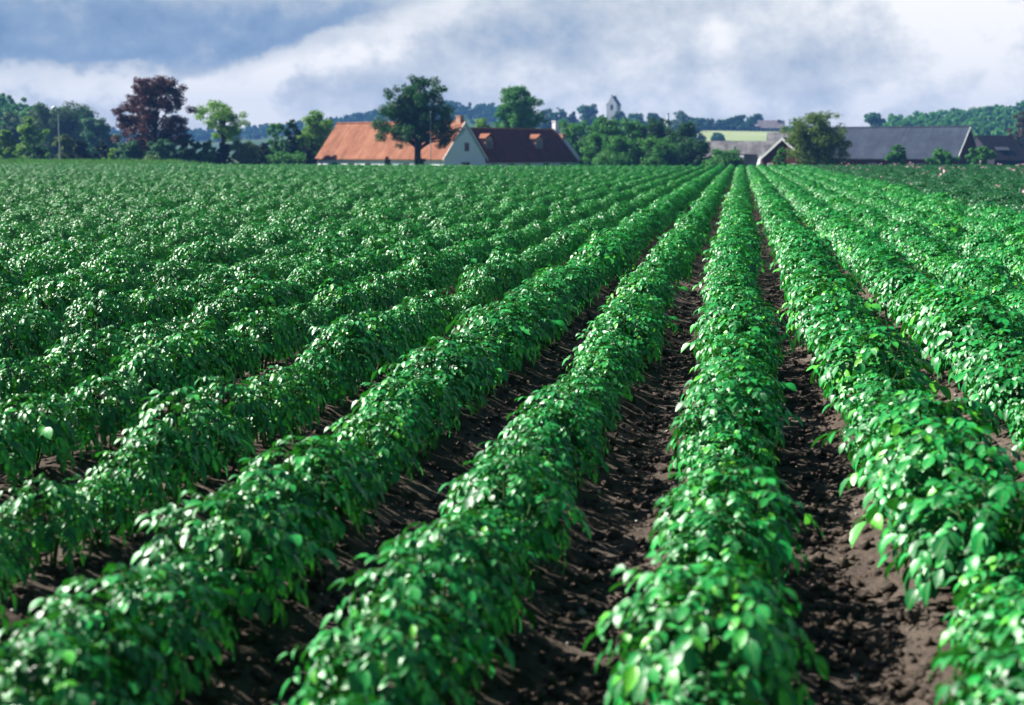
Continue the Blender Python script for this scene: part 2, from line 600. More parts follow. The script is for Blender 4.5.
# the sheet ends with the rows, ragged towards the left
pts = np.stack([(UU * U.x + VV * V.x).ravel(), (UU * U.y + VV * V.y).ravel(), ZZ.ravel()], 1)
ii = np.arange(VV.size).reshape(VV.shape)
ff = np.stack([ii[:-1, :-1].ravel(), ii[:-1, 1:].ravel(), ii[1:, 1:].ravel(), ii[1:, :-1].ravel()], 1)
tag(link('soil', np_mesh('soil', pts, ff), M['soil'], smooth=True), kind='structure',
    label='dark brown ridged soil with furrows between the crop rows', cat='soil')


def scatter_lumps(name, mat, count, rmin, rmax, seed, label, cat, umax=16, power=5.0):
    rng = np.random.RandomState(seed)
    base = [(1, 0, 0), (-1, 0, 0), (0, 1, 0), (0, -1, 0), (0, 0, 1), (0, 0, -1)]
    b = np.array(base, float)
    tri = [(0, 2, 4), (2, 1, 4), (1, 3, 4), (3, 0, 4), (2, 0, 5), (1, 2, 5), (3, 1, 5), (0, 3, 5)]
    # one subdivision of an octahedron
    vv, ft, mid = [tuple(x) for x in b], [], {}
    def m(i, j):
        k = (min(i, j), max(i, j))
        if k not in mid:
            q = (np.array(vv[i]) + np.array(vv[j])); q /= np.linalg.norm(q)
            vv.append(tuple(q)); mid[k] = len(vv) - 1
        return mid[k]
    for (a, c, d) in tri:
        x, y, z = m(a, c), m(c, d), m(d, a)
        ft += [(a, x, z), (x, c, y), (z, y, d), (x, y, z)]
    vv, ft = np.array(vv), np.array(ft)
    n = len(vv)
    u = 2.6 + (umax - 2.6) * rng.rand(count) ** 1.6
    half = 0.36 * u + 0.8
    v = (rng.rand(count) * 2 - 1) * half + u * math.tan(-TH) * 0
    # keep to the furrows
    k = np.floor((v - V0) / PITCH)
    v = V0 + PITCH * (k + 0.5) + rng.normal(0, 0.22, count)
    r = rmin + (rmax - rmin) * rng.rand(count) ** power
    z = soil_z(v, u)
    sc = 0.45 + 0.95 * rng.rand(count, n, 1)
    an = rng.rand(count, 1, 3) * 0.5 + 0.75
    an[:, :, 2] *= 0.75
    P = vv[None] * sc * an * r[:, None, None]
    th = rng.rand(count) * 6.28
    c, s = np.cos(th)[:, None], np.sin(th)[:, None]
    X = P[:, :, 0] * c - P[:, :, 1] * s
    Y = P[:, :, 0] * s + P[:, :, 1] * c
    Zc = P[:, :, 2] + (z + r * 0.25)[:, None]
    X = X + (u * U.x + v * V.x)[:, None]
    Y = Y + (u * U.y + v * V.y)[:, None]
    pts = np.stack([X, Y, Zc], 2).reshape(-1, 3)
    fs = (ft[None] + (np.arange(count) * n)[:, None, None]).reshape(-1, 3)
    tag(link(name, np_mesh(name, pts, fs), mat), label, cat, kind='stuff')


scatter_lumps('clods', M['clod'], 46000, 0.003, 0.030, 3, 'crumbling dark clods of earth lying in the furrows', 'clods')
scatter_lumps('pebbles', M['pebble'], 700, 0.005, 0.020, 8, 'pale small stones scattered in the furrows', 'stones', 12)

# ------------------------------------------------------------------ potato plants
def plant_arrays(seed, flower=False):
    """leaflets, stems and flowers of one plant standing on the origin"""
    rng = random.Random(seed)
    LV, LF = [], []
    st = MB()
    fl = MB()

    def leaflet(p, d, up, L, w):
        """a pointed oval blade from p along d, arched down, folded at its midrib"""
        d = d.normalized()
        side = d.cross(up).normalized()
        nrm = side.cross(d).normalized()
        b = len(LV)
        ts = ((0.0, 0.10), (0.22, 0.40), (0.50, 0.50), (0.78, 0.33), (1.0, 0.0))
        arch = rng.uniform(0.30, 0.95)
        fold = rng.uniform(0.10, 0.42)
        wav = rng.uniform(-0.06, 0.06)
        for (t, hw) in ts:
            c = p + d * (L * t * (1 - 0.12 * arch * t)) - nrm * (L * arch * 0.42 * t * t)
            if hw == 0.0:
                LV.append(c)
                continue
            e = nrm * (hw * w * fold)
            LV.append(c - side * (hw * w) + e + nrm * (wav * w))
            LV.append(c)
            LV.append(c + side * (hw * w) + e - nrm * (wav * w))
        for i in range(3):
            k = b + 3 * i
            LF.append((k, k + 1, k + 4, k + 3))
            LF.append((k + 1, k + 2, k + 5, k + 4))
        k = b + 9
        LF.append((k, k + 1, k + 3, k + 3))
        LF.append((k + 1, k + 2, k + 3, k + 3))

    def compound(p, az, elev, length, size, droop=None):
        """a pinnate leaf: three pairs of leaflets and a bigger one at the tip"""
        h = Vector((math.cos(az), math.sin(az), 0))
        pts, tang = [Vector(p)], []
        droop = rng.uniform(0.55, 1.25) if droop is None else droop
        n = 6
        for i in range(n):
            e = elev - droop * (i / (n - 1)) ** 1.2
            t = h * math.cos(e) + Vector((0, 0, math.sin(e)))
            tang.append(t)
            pts.append(pts[-1] + t * (length / n))
        tang.append(tang[-1])
        roll = rng.uniform(-0.35, 0.35)
        for (i, sz) in ((2, 0.62), (3, 0.80), (5, 0.95)):
            t = tang[i]
            sd = t.cross(Vector((0, 0, 1)))
            if sd.length < 1e-3: sd = Vector((1, 0, 0))
            sd.normalize()
            up = sd.cross(t).normalized()
            up = (up + sd * roll).normalized()
            for s in (-1, 1):
                a = rng.uniform(0.75, 1.15)
                d = t * math.cos(a) + sd * s * math.sin(a) - up * rng.uniform(0.0, 0.25)
                L = size * sz * rng.uniform(0.85, 1.15)
                nup = (up + Vector((rng.uniform(-.25, .25), rng.uniform(-.25, .25), rng.uniform(-.1, .2)))).normalized()
                leaflet(pts[i], d, nup, L, L * rng.uniform(0.52, 0.68))
        t = tang[-1]
        sd = t.cross(Vector((0, 0, 1))).normalized() if abs(t.z) < 0.99 else Vector((1, 0, 0))
        up = (sd.cross(t) + sd * roll).normalized()
        leaflet(pts[-1], t, up, size * 1.22, size * rng.uniform(0.70, 0.84))
        st.tube([pts[0], pts[2], pts[4], pts[6]], [0.0022, 0.0019, 0.0015, 0.001], 3, False)

    ns = rng.randint(6, 8)
    top = rng.uniform(0.31, 0.37)
    rx = rng.uniform(0.20, 0.25)
    a0 = rng.uniform(0, 6.28)
    tips = []
    for s in range(ns):
        az = a0 + 6.28 * s / ns + rng.uniform(-0.3, 0.3)
        lean = rng.uniform(0.25, 0.75) if s else 0.05
        bx = Vector((math.cos(az), math.sin(az), 0))
        hgt = top * (0.86 - 0.35 * lean)
        p0 = bx * 0.03 + Vector((0, 0, -0.03))
        spine = []
        for i in range(6):
            t = i / 5
            spine.append(p0 + bx * (lean * rx * 0.9 * t ** 1.3) + Vector((0, 0, (hgt + 0.03) * t ** 0.85)))
        st.tube(spine, [0.007, 0.0065, 0.006, 0.005, 0.004, 0.003], 5, False)
        tips.append(spine[-1])
    # leaves shingle a lumpy dome; lumps sit over the stems
    nlv = 100
    for i in range(nlv):
        q = (i + 0.5) / nlv
        ct = 1.0 - 1.05 * q
        th = math.acos(max(-1.0, ct))
        ph = i * 2.39996 + rng.uniform(-0.35, 0.35)
        d = Vector((math.sin(th) * math.cos(ph), math.sin(th) * math.sin(ph), math.cos(th)))
        lump = 0.0
        for tp in tips:
            w = (tp - Vector((0, 0, 0.10))).normalized().dot(d)
            lump = max(lump, (w - 0.80) / 0.20)
        k = (0.86 + 0.20 * max(0.0, lump)) * rng.uniform(0.93, 1.07)
        surf = Vector((d.x * rx * k, d.y * rx * k, 0.15 + d.z * (top - 0.15) * k))
        base = Vector((surf.x * 0.50, surf.y * 0.50, 0.06 + (surf.z - 0.06) * 0.84))
        f_ = min(1.0, th / 1.35)
        elev = 0.42 * (1 - f_) + rng.uniform(-0.05, 0.30)
        drp = rng.uniform(0.40, 0.95) + 0.50 * f_ ** 2
        az = ph + rng.uniform(-0.45, 0.45)
        if th < 0.5: az = rng.uniform(0, 6.283)
        length = (surf - base).length * 0.72 + rng.uniform(0.035, 0.075)
        compound(base, az, elev, length, rng.uniform(0.033, 0.050) * (0.94 + 0.20 * q), drp)
    # a few long leaves that lean out over the furrow
    for i in range(rng.randint(0, 2)):
        az = rng.uniform(0, 6.283)
        compound(Vector((math.cos(az), math.sin(az), 0)) * rx * 0.6 + Vector((0, 0, rng.uniform(0.16, 0.24))), az,
                 rng.uniform(0.2, 0.5), rng.uniform(0.15, 0.20), rng.uniform(0.056, 0.068))
    if flower:
        for tpt in rng.sample(tips, 2):
            q = tpt + Vector((rng.uniform(-.03, .03), rng.uniform(-.03, .03), rng.uniform(0.10, 0.17)))
            st.tube([tpt, tpt.lerp(q, 0.5) + Vector((0.01, 0, 0)), q], [0.003, 0.002, 0.002], 4, False)
            for j in range(6):
                c = q + Vector((rng.uniform(-.05, .05), rng.uniform(-.05, .05), rng.uniform(-.015, .035)))
                nrm = Vector((rng.uniform(-.8, .8), rng.uniform(-1.0, .3), rng.uniform(0.3, 1))).normalized()
                a = nrm.orthogonal().normalized()
                b = nrm.cross(a)
                ring = [c + (a * math.cos(6.283 * i / 10) + b * math.sin(6.283 * i / 10)) * (0.026 if i % 2 == 0 else 0.017)
                        + nrm * 0.006 for i in range(10)]
                fl.poly([c - nrm * 0.004] + ring, [(0, 1 + i, 1 + (i + 1) % 10) for i in range(10)])
    return LV, LF, st, fl


def plant_meshes(seed, flower, leafmat):
    LV, LF, st, fl = plant_arrays(seed, flower)
    me = bpy.data.meshes.new('foliage')
    me.from_pydata([tuple(p) for p in LV], [], [f[:3] if f[2] == f[3] else f for f in LF])
    me.materials.append(leafmat)
    ra = me.attributes.new('rib', 'FLOAT', 'POINT')
    ra.data.foreach_set('value', np.tile(np.array([0, 1, 0] * 4 + [1], np.float32), len(LV) // 13))
    me.update()
    me.polygons.foreach_set('use_smooth', np.ones(len(me.polygons), bool))
    sm = bpy.data.meshes.new('stems')
    sm.from_pydata(st.v, [], st.f)
    sm.materials.append(M['stem'])
    sm.update()
    fm = None
    if flower:
        fm = bpy.data.meshes.new('flowers')
        fm.from_pydata(fl.v, [], fl.f)
        fm.materials.append(M['petal'])
        fm.update()
    return me, sm, fm


NVAR = 14
plants = [plant_meshes(100 + i, False, M['potato_leaf']) for i in range(NVAR)]

rng = np.random.RandomState(21)
spots = []            # (row, u, v, rz, scale, variant, tilt)
for k in range(-106, 44):
    vrow = V0 + PITCH * k
    uend = FIELD_END + max(0.0, -vrow - 18) * 0.22
    # gaps come in runs
    u = 1.9 + rng.rand() * 0.3
    wander = rng.rand() * 6.28
    size_phase = rng.rand() * 6.28
    gap = 0
    row_h = min(max(1.0 + rng.normal(0, 0.04), 0.92), 1.08)
    while u < uend:
        u += 0.26 + rng.rand() * 0.10
        if gap > 0:
            gap -= 1
            continue
        pg = 0.004 if k >= -2 else 0.016
        if rng.rand() < pg and u > 7.0:
            gap = rng.randint(1, 3)
            continue
        v = vrow + 0.025 * math.sin(u * 0.5 + wander) + rng.normal(0, 0.022)
        x, y = u * U.x + v * V.x, u * U.y + v * V.y
        if y < 1.6: continue
        if abs(x) > 0.375 * y + 1.7: continue
        s = row_h + 0.09 * math.sin(u * 0.9 + size_phase) + 0.08 * math.sin(u * 2.3 + 2 * size_phase) + rng.normal(0, 0.15)
        spots.append((k, u, v, rng.rand() * 6.283, min(max(s, 0.72), 1.30), rng.randint(NVAR), x, y))

FLOWER_V = 5.0
green = [s for s in spots if s[2] < FLOWER_V]
flow = [s for s in spots if s[2] >= FLOWER_V]


def spread(k, u):
    """the plants grow wider away from the headland, and wider still on the right"""
    t = min(max((u - 3.0) / 9.0, 0.0), 1.0)
    if k <= -3: return 0.74
    return (0.82 + 0.14 * t) if k <= 0 else (0.95 + 0.10 * t)


def in_view(s):
    return s[7] > 2.7 and abs(s[6]) < 0.362 * s[7] + 0.15


near = sorted([s for s in green if in_view(s)], key=lambda s: s[6] ** 2 + s[7] ** 2)[:300]
near_set = set(id(s) for s in near)
rest = [s for s in green if id(s) not in near_set]
near.sort(key=lambda s: (s[0], s[1]))

ORD = ['frontmost', 'second', 'third', 'fourth', 'fifth', 'sixth', 'seventh', 'eighth', 'ninth', 'tenth']
NUM = ['', 'first', 'second', 'third', 'fourth', 'fifth', 'sixth', 'seventh', 'eighth', 'ninth', 'tenth',
       'eleventh', 'twelfth', 'thirteenth', 'fourteenth']


def row_name(k):
    if k == 0: return 'the row running straight up the middle'
    if k < 0: return 'the %s row left of the middle row' % NUM[-k]
    return 'the %s row right of the middle row' % NUM[k]


count_in_row = {}
foliage_src = {}
GROUP = 'green potato plants growing close together in ridged rows'
for s in near:
    k, u, v, rz, sc, var, x, y = s
    i = count_in_row.get(k, 0)
    count_in_row[k] = i + 1
    root = empty('potato_plant', (x, y, float(ridge_z(np.array(v), u)) - 0.01), rz)
    wd = spread(k, u)
    root.scale = (sc * wd, sc * wd, sc * (0.36 + 0.76 * max(wd, 0.87)))
    if i == 0:
        lab = 'frontmost potato plant in %s' % row_name(k)
    elif i < 10:
        lab = '%s potato plant from the front in %s' % (ORD[i], row_name(k))
    else:
        lab = 'potato plant beyond the tenth in %s' % row_name(k)
    tag(root, lab, 'potato plant', GROUP)
    me, sm, _ = plants[var]
    fo = link('foliage', me, None, root)
    link('stems', sm, None, root)
    foliage_src.setdefault(var, fo)


def crop_stuff(name, pts, sources, label, cat, zscale=1.0, extra=1.0):
    n = len(pts)
    co = np.array([(s[6], s[7], float(ridge_z(np.array(s[2]), s[1])) - 0.01) for s in pts], np.float32)
    me = bpy.data.meshes.new(name)
    me.vertices.add(n)
    me.vertices.foreach_set('co', co.ravel())
    r2 = np.random.RandomState(4)
    rot = np.stack([r2.normal(0, 0.09, n), r2.normal(0, 0.09, n), np.array([s[3] for s in pts])], 1).astype(np.float32)
    scl = np.array([s[4] for s in pts], np.float32)
    wd = np.array([spread(s[0], s[1]) for s in pts], np.float32)
    scv = np.stack([scl * wd * extra, scl * wd * extra, scl * (0.36 + 0.76 * np.maximum(wd, 0.87)) * zscale], 1).astype(np.float32)
    idx = np.array([s[5] % len(sources) for s in pts], np.int32)
    a = me.attributes.new('rot', 'FLOAT_VECTOR', 'POINT'); a.data.foreach_set('vector', rot.ravel())
    a = me.attributes.new('scl', 'FLOAT_VECTOR', 'POINT'); a.data.foreach_set('vector', scv.ravel())
    a = me.attributes.new('idx', 'INT', 'POINT'); a.data.foreach_set('value', idx)
    me.update()
    o = link(name, me)
    tag(o, label, cat, kind='stuff')
    ng = bpy.data.node_groups.new(name + '_nodes', 'GeometryNodeTree')
    ng.interface.new_socket('Geometry', in_out='INPUT', socket_type='NodeSocketGeometry')
    ng.interface.new_socket('Geometry', in_out='OUTPUT', socket_type='NodeSocketGeometry')
    N, L = ng.nodes, ng.links
    gi, go = N.new('NodeGroupInput'), N.new('NodeGroupOutput')
    jo = N.new('GeometryNodeJoinGeometry')
    for src in sources:
        oi = N.new('GeometryNodeObjectInfo')
        oi.transform_space = 'ORIGINAL'
        oi.inputs[0].default_value = src
        oi.inputs[1].default_value = True
        L.new(oi.outputs['Geometry'], jo.inputs[0])
    ip = N.new('GeometryNodeInstanceOnPoints')
    ip.inputs['Pick Instance'].default_value = True

    def att(nm, t):
        q = N.new('GeometryNodeInputNamedAttribute')
        q.data_type = t
        q.inputs[0].default_value = nm
        return q.outputs[0]
    er = N.new('FunctionNodeEulerToRotation')
    L.new(att('rot', 'FLOAT_VECTOR'), er.inputs[0])
    L.new(gi.outputs[0], ip.inputs['Points'])
    L.new(jo.outputs[0], ip.inputs['Instance'])
    L.new(att('idx', 'INT'), ip.inputs['Instance Index'])
    L.new(er.outputs[0], ip.inputs['Rotation'])
    L.new(att('scl', 'FLOAT_VECTOR'), ip.inputs['Scale'])
    L.new(ip.outputs[0], go.inputs[0])
    md = o.modifiers.new('crop', 'NODES')
    md.node_group = ng
    return o


crop_stuff('potato_crop', rest, [foliage_src[k] for k in sorted(foliage_src)],
           'dense green potato rows stretching back to the farm buildings', 'potato crop')

# the dark, flowering variety on the right
fl_src = []
for i, s in enumerate(sorted([s for s in flow if in_view(s)], key=lambda s: s[1])[:6]):
    me, sm, fm = plant_meshes(300 + i, i < 3, M['dark_potato_leaf'])
    if fm is not None:
        # flower heads belong to the instanced shape
        nv = len(me.vertices)
        v1 = [tuple(v.co) for v in me.vertices] + [tuple(v.co) for v in fm.vertices]
        f1 = [tuple(p.vertices) for p in me.polygons] + [tuple(nv + q for q in p.vertices) for p in fm.polygons]
        nf = len(me.polygons)
        me2 = bpy.data.meshes.new('foliage')
        me2.from_pydata(v1, [], f1)
        me2.materials.append(M['dark_potato_leaf'])
        rb = np.zeros(len(v1), np.float32)
        rb[:nv] = np.tile(np.array([0, 1, 0] * 4 + [1], np.float32), nv // 13)
        me2.attributes.new('rib', 'FLOAT', 'POINT').data.foreach_set('value', rb)
        me2.materials.append(M['petal'])
        me2.update()
        mi = np.zeros(len(f1), np.int32); mi[nf:] = 1
        me2.polygons.foreach_set('material_index', mi)
        me2.polygons.foreach_set('use_smooth', np.ones(len(f1), bool))
        me = me2
    fl_src.append((s, me))
flow_rest = [s for s in flow if all(s is not q for q, _ in fl_src)]
src_obj = []
FL_LABELS = ['dark potato plant nearest the camera among the flowering rows', 'second nearest dark potato plant of the flowering rows',
             'third nearest dark potato plant of the flowering rows', 'fourth nearest dark potato plant of the flowering rows',
             'fifth nearest dark potato plant of the flowering rows', 'sixth nearest dark potato plant of the flowering rows']
for (s, me), lab in zip(fl_src, FL_LABELS):
    root = empty('flowering_potato_plant', (s[6], s[7], float(ridge_z(np.array(s[2]), s[1])) - 0.01), s[3])
    root.scale = (s[4] * 1.18, s[4] * 1.18, s[4] * 1.22)
    tag(root, lab, 'potato plant', 'dark potato plants of the flowering variety')
    src_obj.append(link('foliage', me, None, root))
plain = src_obj[3:]
flr = np.random.RandomState(77)
f_a, f_b = [], []
for s in flow_rest:
    (f_a if flr.rand() < 0.02 else f_b).append(s)
# one object: flowering plants are picked by index
order = (plain + src_obj[:3])[::-1]
mixed = [(s[0], s[1], s[2], s[3], s[4], (3 + s[5] % 3), s[6], s[7]) for s in f_a] + \
        [(s[0], s[1], s[2], s[3], s[4], s[5] % 3, s[6], s[7]) for s in f_b]
crop_stuff('flowering_potato_crop', mixed, order, 'dark green potato rows with scattered pink blossoms at the right',
           'potato crop', 1.05, 1.05)

# ------------------------------------------------------------------ grass beyond the field
def grass_strip():
    r = np.random.RandomState(9)
    n = 40000
    x = -75 + r.rand(n) * 52
    y = 136 + r.rand(n) ** 1.1 * 38 + np.clip(-x - 40, 0, 99) * 0.25
    z = ground_z(x, y)
    h = 0.35 + 0.55 * r.rand(n) + 0.5 * np.clip(vnoise(x, y, 6.0, 3) + 0.1, 0, 1)
    h = h * 0.75 + np.clip((y - 150) / 24, 0, 1) * 0.25
    a = r.rand(n) * 3.14
    w = 0.09 + 0.08 * r.rand(n)
    lx, ly = np.cos(a) * w, np.sin(a) * w
    bx, by = r.normal(0, 0.15, n), r.normal(0, 0.15, n)
    P = np.stack([np.stack([x - lx, y - ly, z], 1), np.stack([x + lx, y + ly, z], 1), np.stack([x + bx, y + by, z + h], 1)], 1)
    f = np.arange(3 * n).reshape(n, 3)
    tag(link('grass', np_mesh('grass', P.reshape(-1, 3), f), M['grass']), 'yellow green strip of tall grass along the far left field edge',
        'grass', kind='stuff')


grass_strip()

# ------------------------------------------------------------------ trees
def leaf_cloud(centres, radii, counts, size, rs, flat=0.75, upbias=0.5):
    """quads spread through overlapping clumps"""
    C = np.repeat(np.asarray(centres, float), counts, 0)
    Rr = np.repeat(np.asarray(radii, float), counts)
    n = len(C)
    d = rs.normal(0, 1, (n, 3))
    d /= np.linalg.norm(d, axis=1)[:, None] + 1e-9
    rad = rs.rand(n) ** 0.45
    P = C + d * (Rr * rad)[:, None] * np.array([1, 1, flat])
    nr = d * 0.8 + rs.normal(0, 0.6, (n, 3)) + np.array([0, 0, upbias])
    nr /= np.linalg.norm(nr, axis=1)[:, None] + 1e-9
    t = np.cross(nr, rs.normal(0, 1, (n, 3)))
    t /= np.linalg.norm(t, axis=1)[:, None] + 1e-9
    b = np.cross(nr, t)
    s = size * (0.6 + 0.8 * rs.rand(n))[:, None]
    t, b = t * s, b * s * 0.62
    Q = np.stack([P - t, P - b * 0.9 + nr * s * 0.1, P + t, P + b * 0.9 + nr * s * 0.1], 1)
    return Q.reshape(-1, 3), np.arange(4 * n).reshape(n, 4)


def profile(shape, t):
    if shape == 'round':
        return math.sqrt(max(0.0, 1 - (2 * t - 0.92) ** 2 / 1.15))
    if shape == 'vase':
        return (1 - t) ** 0.65 * 0.95 + 0.07
    if shape == 'bush':
        return math.sqrt(max(0.0, 1 - 0.98 * t ** 2.6))
    if shape == 'low':      # widest in the lower third, a narrower dome on top
        return 0.86 + 0.5 * t if t < 0.28 else 1.0 - 0.42 * (t - 0.28) / 0.72 - 0.45 * max(0.0, (t - 0.82) / 0.18) ** 2
    if shape == 'spread':
        return 0.50 + 0.5 * t / 0.6 if t < 0.6 else math.sqrt(max(0.02, 1 - ((t - 0.6) / 0.42) ** 2))
    return math.sqrt(max(0.0, 1 - (2 * t - 1) ** 2))


def crown_clumps(w, z0, z1, n, rs, shape, holes=(), nl=15, lr=0.21):
    """boughs fill the outline of a crown of width w from z0 to z1; leaf clumps fill the boughs"""
    hgt = z1 - z0
    lobes = []
    for i in range(nl):
        t = (i + 0.5 + rs.uniform(-0.3, 0.3)) / nl
        a = i * 2.4 + rs.uniform(-0.5, 0.5)
        R0 = w / 2 * profile(shape, t)
        lrad = w * lr * rs.uniform(0.7, 1.3) * (0.6 + 0.5 * profile(shape, t))
        rr = max(0.0, R0 - lrad * rs.uniform(0.55, 1.05)) * (rs.rand() ** 0.25)
        z = min(z0 + hgt * t, z1 - lrad * 0.6)
        lobes.append((rr * math.cos(a), rr * math.sin(a), max(z, z0 + lrad * 0.3), lrad))
    lobes.append((0.0, 0.0, z1 - w * 0.13, w * 0.17))
    if shape != 'spread':
        lobes.append((0.0, 0.0, z0 + hgt * 0.5, w * 0.26))
    out, rad = [], []
    vol = np.array([l[3] ** 2 for l in lobes]); vol /= vol.sum()
    tries = 0
    while len(out) < n and tries < n * 40:
        tries += 1
        l = lobes[rs.choice(len(lobes), p=vol)]
        d = rs.normal(0, 1, 3); d /= np.linalg.norm(d)
        q = rs.rand() ** 0.4
        x, y, z = l[0] + d[0] * l[3] * q, l[1] + d[1] * l[3] * q, l[2] + d[2] * l[3] * q * 0.72
        cr = l[3] * rs.uniform(0.28, 0.50)
        z = min(z, z1 - cr * 0.4)
        if z < z0 and z0 > 0.3: continue
        z = max(z, 0.05)
        xn, zn = x / (w / 2), (z - z0) / hgt
        if any(abs(xn - hx) < hw and abs(zn - hz) < hh for (hx, hz, hw, hh) in holes):
            continue
        out.append((x, y, z)); rad.append(cr)
    return np.array(out), np.array(rad)


def tree(name, label, cat, px, top, wpx, Y, mat, shape='round', base=None, n=70, lpc=90, leaf=None, seed=1, holes=(),
         trunk_r=None, group=None, density=1.0, fork=0.4, nl=15, lr=0.21):
    """base: pixel row of the crown's underside; None means foliage down to the ground"""
    rs = np.random.RandomState(seed)
    s = F / Y
    p = at(px, top, Y)
    g0 = gz(p.x, Y)
    z1 = p.z - g0
    w = wpx / s * (1.35 if shape == 'bush' and Y < 230 and cat == 'bush' else 1.3 if name == 'grove_tree' else 1.25 if name == 'hill_tree' else 1.08)
    z0 = max(0.02 * z1, (at(px, base, Y).z - g0)) if base is not None else 0.0
    leaf = leaf or max(0.12, 1.05 / s)
    C, rad = crown_clumps(w, z0, z1, int(n * (2.2 if shape == 'bush' else 1.8)), rs, shape, holes, 22 if shape == 'bush' else nl, 0.24 if shape == 'bush' else lr)
    cnt = np.maximum(8, (0.95 * lpc * density * (rad / rad.mean()) ** 2)).astype(int)
    v, f = leaf_cloud(C, rad, cnt, leaf, rs)
    if base is None:
        v[:, 2] = np.maximum(v[:, 2], 0.02)
    if wpx < 13 or (base is None and z1 < 2.5):
        o = link(name, np_mesh(name, v, f), M[mat])
        o.location = (p.x, Y, g0)
        return tag(o, label, cat, group)
    root = empty(name, (p.x, Y, g0))
    tag(root, label, cat, group)
    link('crown', np_mesh('crown', v, f), M[mat], root)
    tr = trunk_r or 0.024 * z1 + 0.04
    mb = MB()
    fz = z0 + (z1 - z0) * fork
    jx, jy = rs.normal(0, 0.15), rs.normal(0, 0.15)
    mb.tube([(0, 0, -0.3), (0, 0, 0.15), (jx * .3, jy * .3, fz * 0.5), (jx, jy, fz), (jx * 1.6, jy, z0 + (z1 - z0) * 0.85)],
            [tr * 1.7, tr * 1.2, tr, tr * 0.75, tr * 0.15], 8)
    pick = rs.choice(len(C), min(len(C), 26), replace=False)
    for i in pick:
        c = Vector(C[i])
        sz = max(min(fz, c.z * 0.75), z0 * 0.85 + 0.05 * z1) * rs.uniform(0.75, 1.0)
        a = Vector((jx * .7, jy * .7, sz))
        m = a.lerp(c, 0.5) + Vector((0, 0, (c - a).length * 0.10))
        mb.tube([a, m, c], [tr * 0.42, tr * 0.25, tr * 0.06], 5)
    mb.build('trunk', M['bark'], root, True)
    return root


T = tree
# left-hand group
T('broad_tree', 'broad dull green domed tree behind the lamp post', 'tree', 57, 102, 70, 330, 'slate', 'round', 158, 90, 130, seed=11)
T('broad_tree', 'grey green tree at the left edge behind a brighter tree', 'tree', 10, 112, 44, 340, 'slate', 'round', 158, 60, 110, seed=12)
T('broad_tree', 'rounded mid green tree between the lamp post and the copper tree', 'tree', 97, 119, 38, 310, 'blue', 'round', 158, 60, 110, seed=13)
T('bright_tree', 'bright yellow green tree left of the lamp post', 'tree', 28, 117, 34, 235, 'light', 'bush', None, 50, 110, seed=14)
T('bright_tree', 'low bright green tree at the left edge of the photo', 'tree', 5, 130, 28, 228, 'light', 'bush', None, 44, 110, seed=15)
T('bush', 'narrow olive bush standing right behind the lamp post', 'bush', 65, 134, 20, 220, 'olive', 'bush', None, 36, 100, seed=16)
T('bush', 'black green bush just right of the lamp post', 'bush', 79, 141, 20, 208, 'black', 'bush', None, 36, 110, seed=17)
T('bush', 'narrow black green bush left of the copper tree', 'bush', 104, 141, 15, 208, 'black', 'bush', None, 30, 110, seed=18)
T('bush', 'grey blue bush between two black green bushes', 'bush', 92, 146, 16, 216, 'blue', 'bush', None, 30, 90, seed=19)
T('bush', 'small bright green bush at the left foot of the copper tree', 'bush', 113, 149, 16, 200, 'light', 'bush', None, 30, 90, seed=20)
T('bush', 'dark bush at the far left under the bright trees', 'bush', 38, 146, 26, 215, 'dark', 'bush', None, 34, 100, seed=120)
T('copper_tree', 'tall copper red tree standing above the hedge', 'tree', 154, 77, 86, 200, 'copper', 'low', 150, 110, 150, seed=22,
  holes=((0.1, 0.56, 0.25, 0.045), (0.55, 0.50, 0.2, 0.05), (0.95, 0.2, 0.22, 0.2)), fork=0.3, nl=28, lr=0.15)
T('bush', 'blue green bush under the left side of the copper tree', 'bush', 132, 141, 24, 193, 'blue', 'bush', None, 40, 110, seed=23)
T('bush', 'low light green bush below the trunk of the copper tree', 'bush', 151, 154, 12, 186, 'pale', 'bush', None, 24, 80, seed=24)
T('bush', 'dark blue green bush under the right side of the copper tree', 'bush', 164, 140, 26, 193, 'blue', 'bush', None, 40, 110, seed=25)
T('bush', 'dark rounded bush right of the copper tree', 'bush', 188, 137, 24, 195, 'dark', 'bush', None, 40, 110, seed=26)
T('bush', 'mid green bush below the thin pale tree', 'bush', 206, 140, 24, 197, 'mid', 'bush', None, 40, 110, seed=27)
T('bush', 'black green bush left of the pale round bush', 'bush', 223, 143, 17, 198, 'black', 'bush', None, 34, 110, seed=28)
T('bush', 'pale round bush in the hedge right of the thin pale tree', 'bush', 244, 141, 27, 198, 'pale', 'bush', None, 44, 110, seed=29)
T('bush', 'black green bush right of the pale round bush', 'bush', 263, 142, 22, 202, 'black', 'bush', None, 40, 110, seed=30)
T('thin_tree', 'thin crowned light green tree right of the copper tree', 'tree', 222, 102, 58, 216, 'light', 'spread', 140, 44, 80, seed=31,
  holes=((0.1, 0.45, 0.25, 0.1), (-0.5, 0.2, 0.2, 0.15), (0.7, 0.3, 0.25, 0.12)))
T('upright_tree', 'small dark upright tree left of its twin by the orange roof', 'tree', 275, 123, 30, 206, 'mid', 'bush', None, 36, 110, seed=32)
T('upright_tree', 'narrow dark upright tree between its twin and the big light tree', 'tree', 293, 120, 27, 206, 'dark', 'bush', None, 34, 110, seed=33)
T('light_tree', 'big light green tree against the left end of the orange roof', 'tree', 314, 111, 46, 212, 'light', 'bush', None, 64, 130, seed=34)
T('bush', 'low mid green bush in front of the upright trees', 'bush', 284, 152, 36, 196, 'mid', 'bush', None, 44, 110, seed=35)
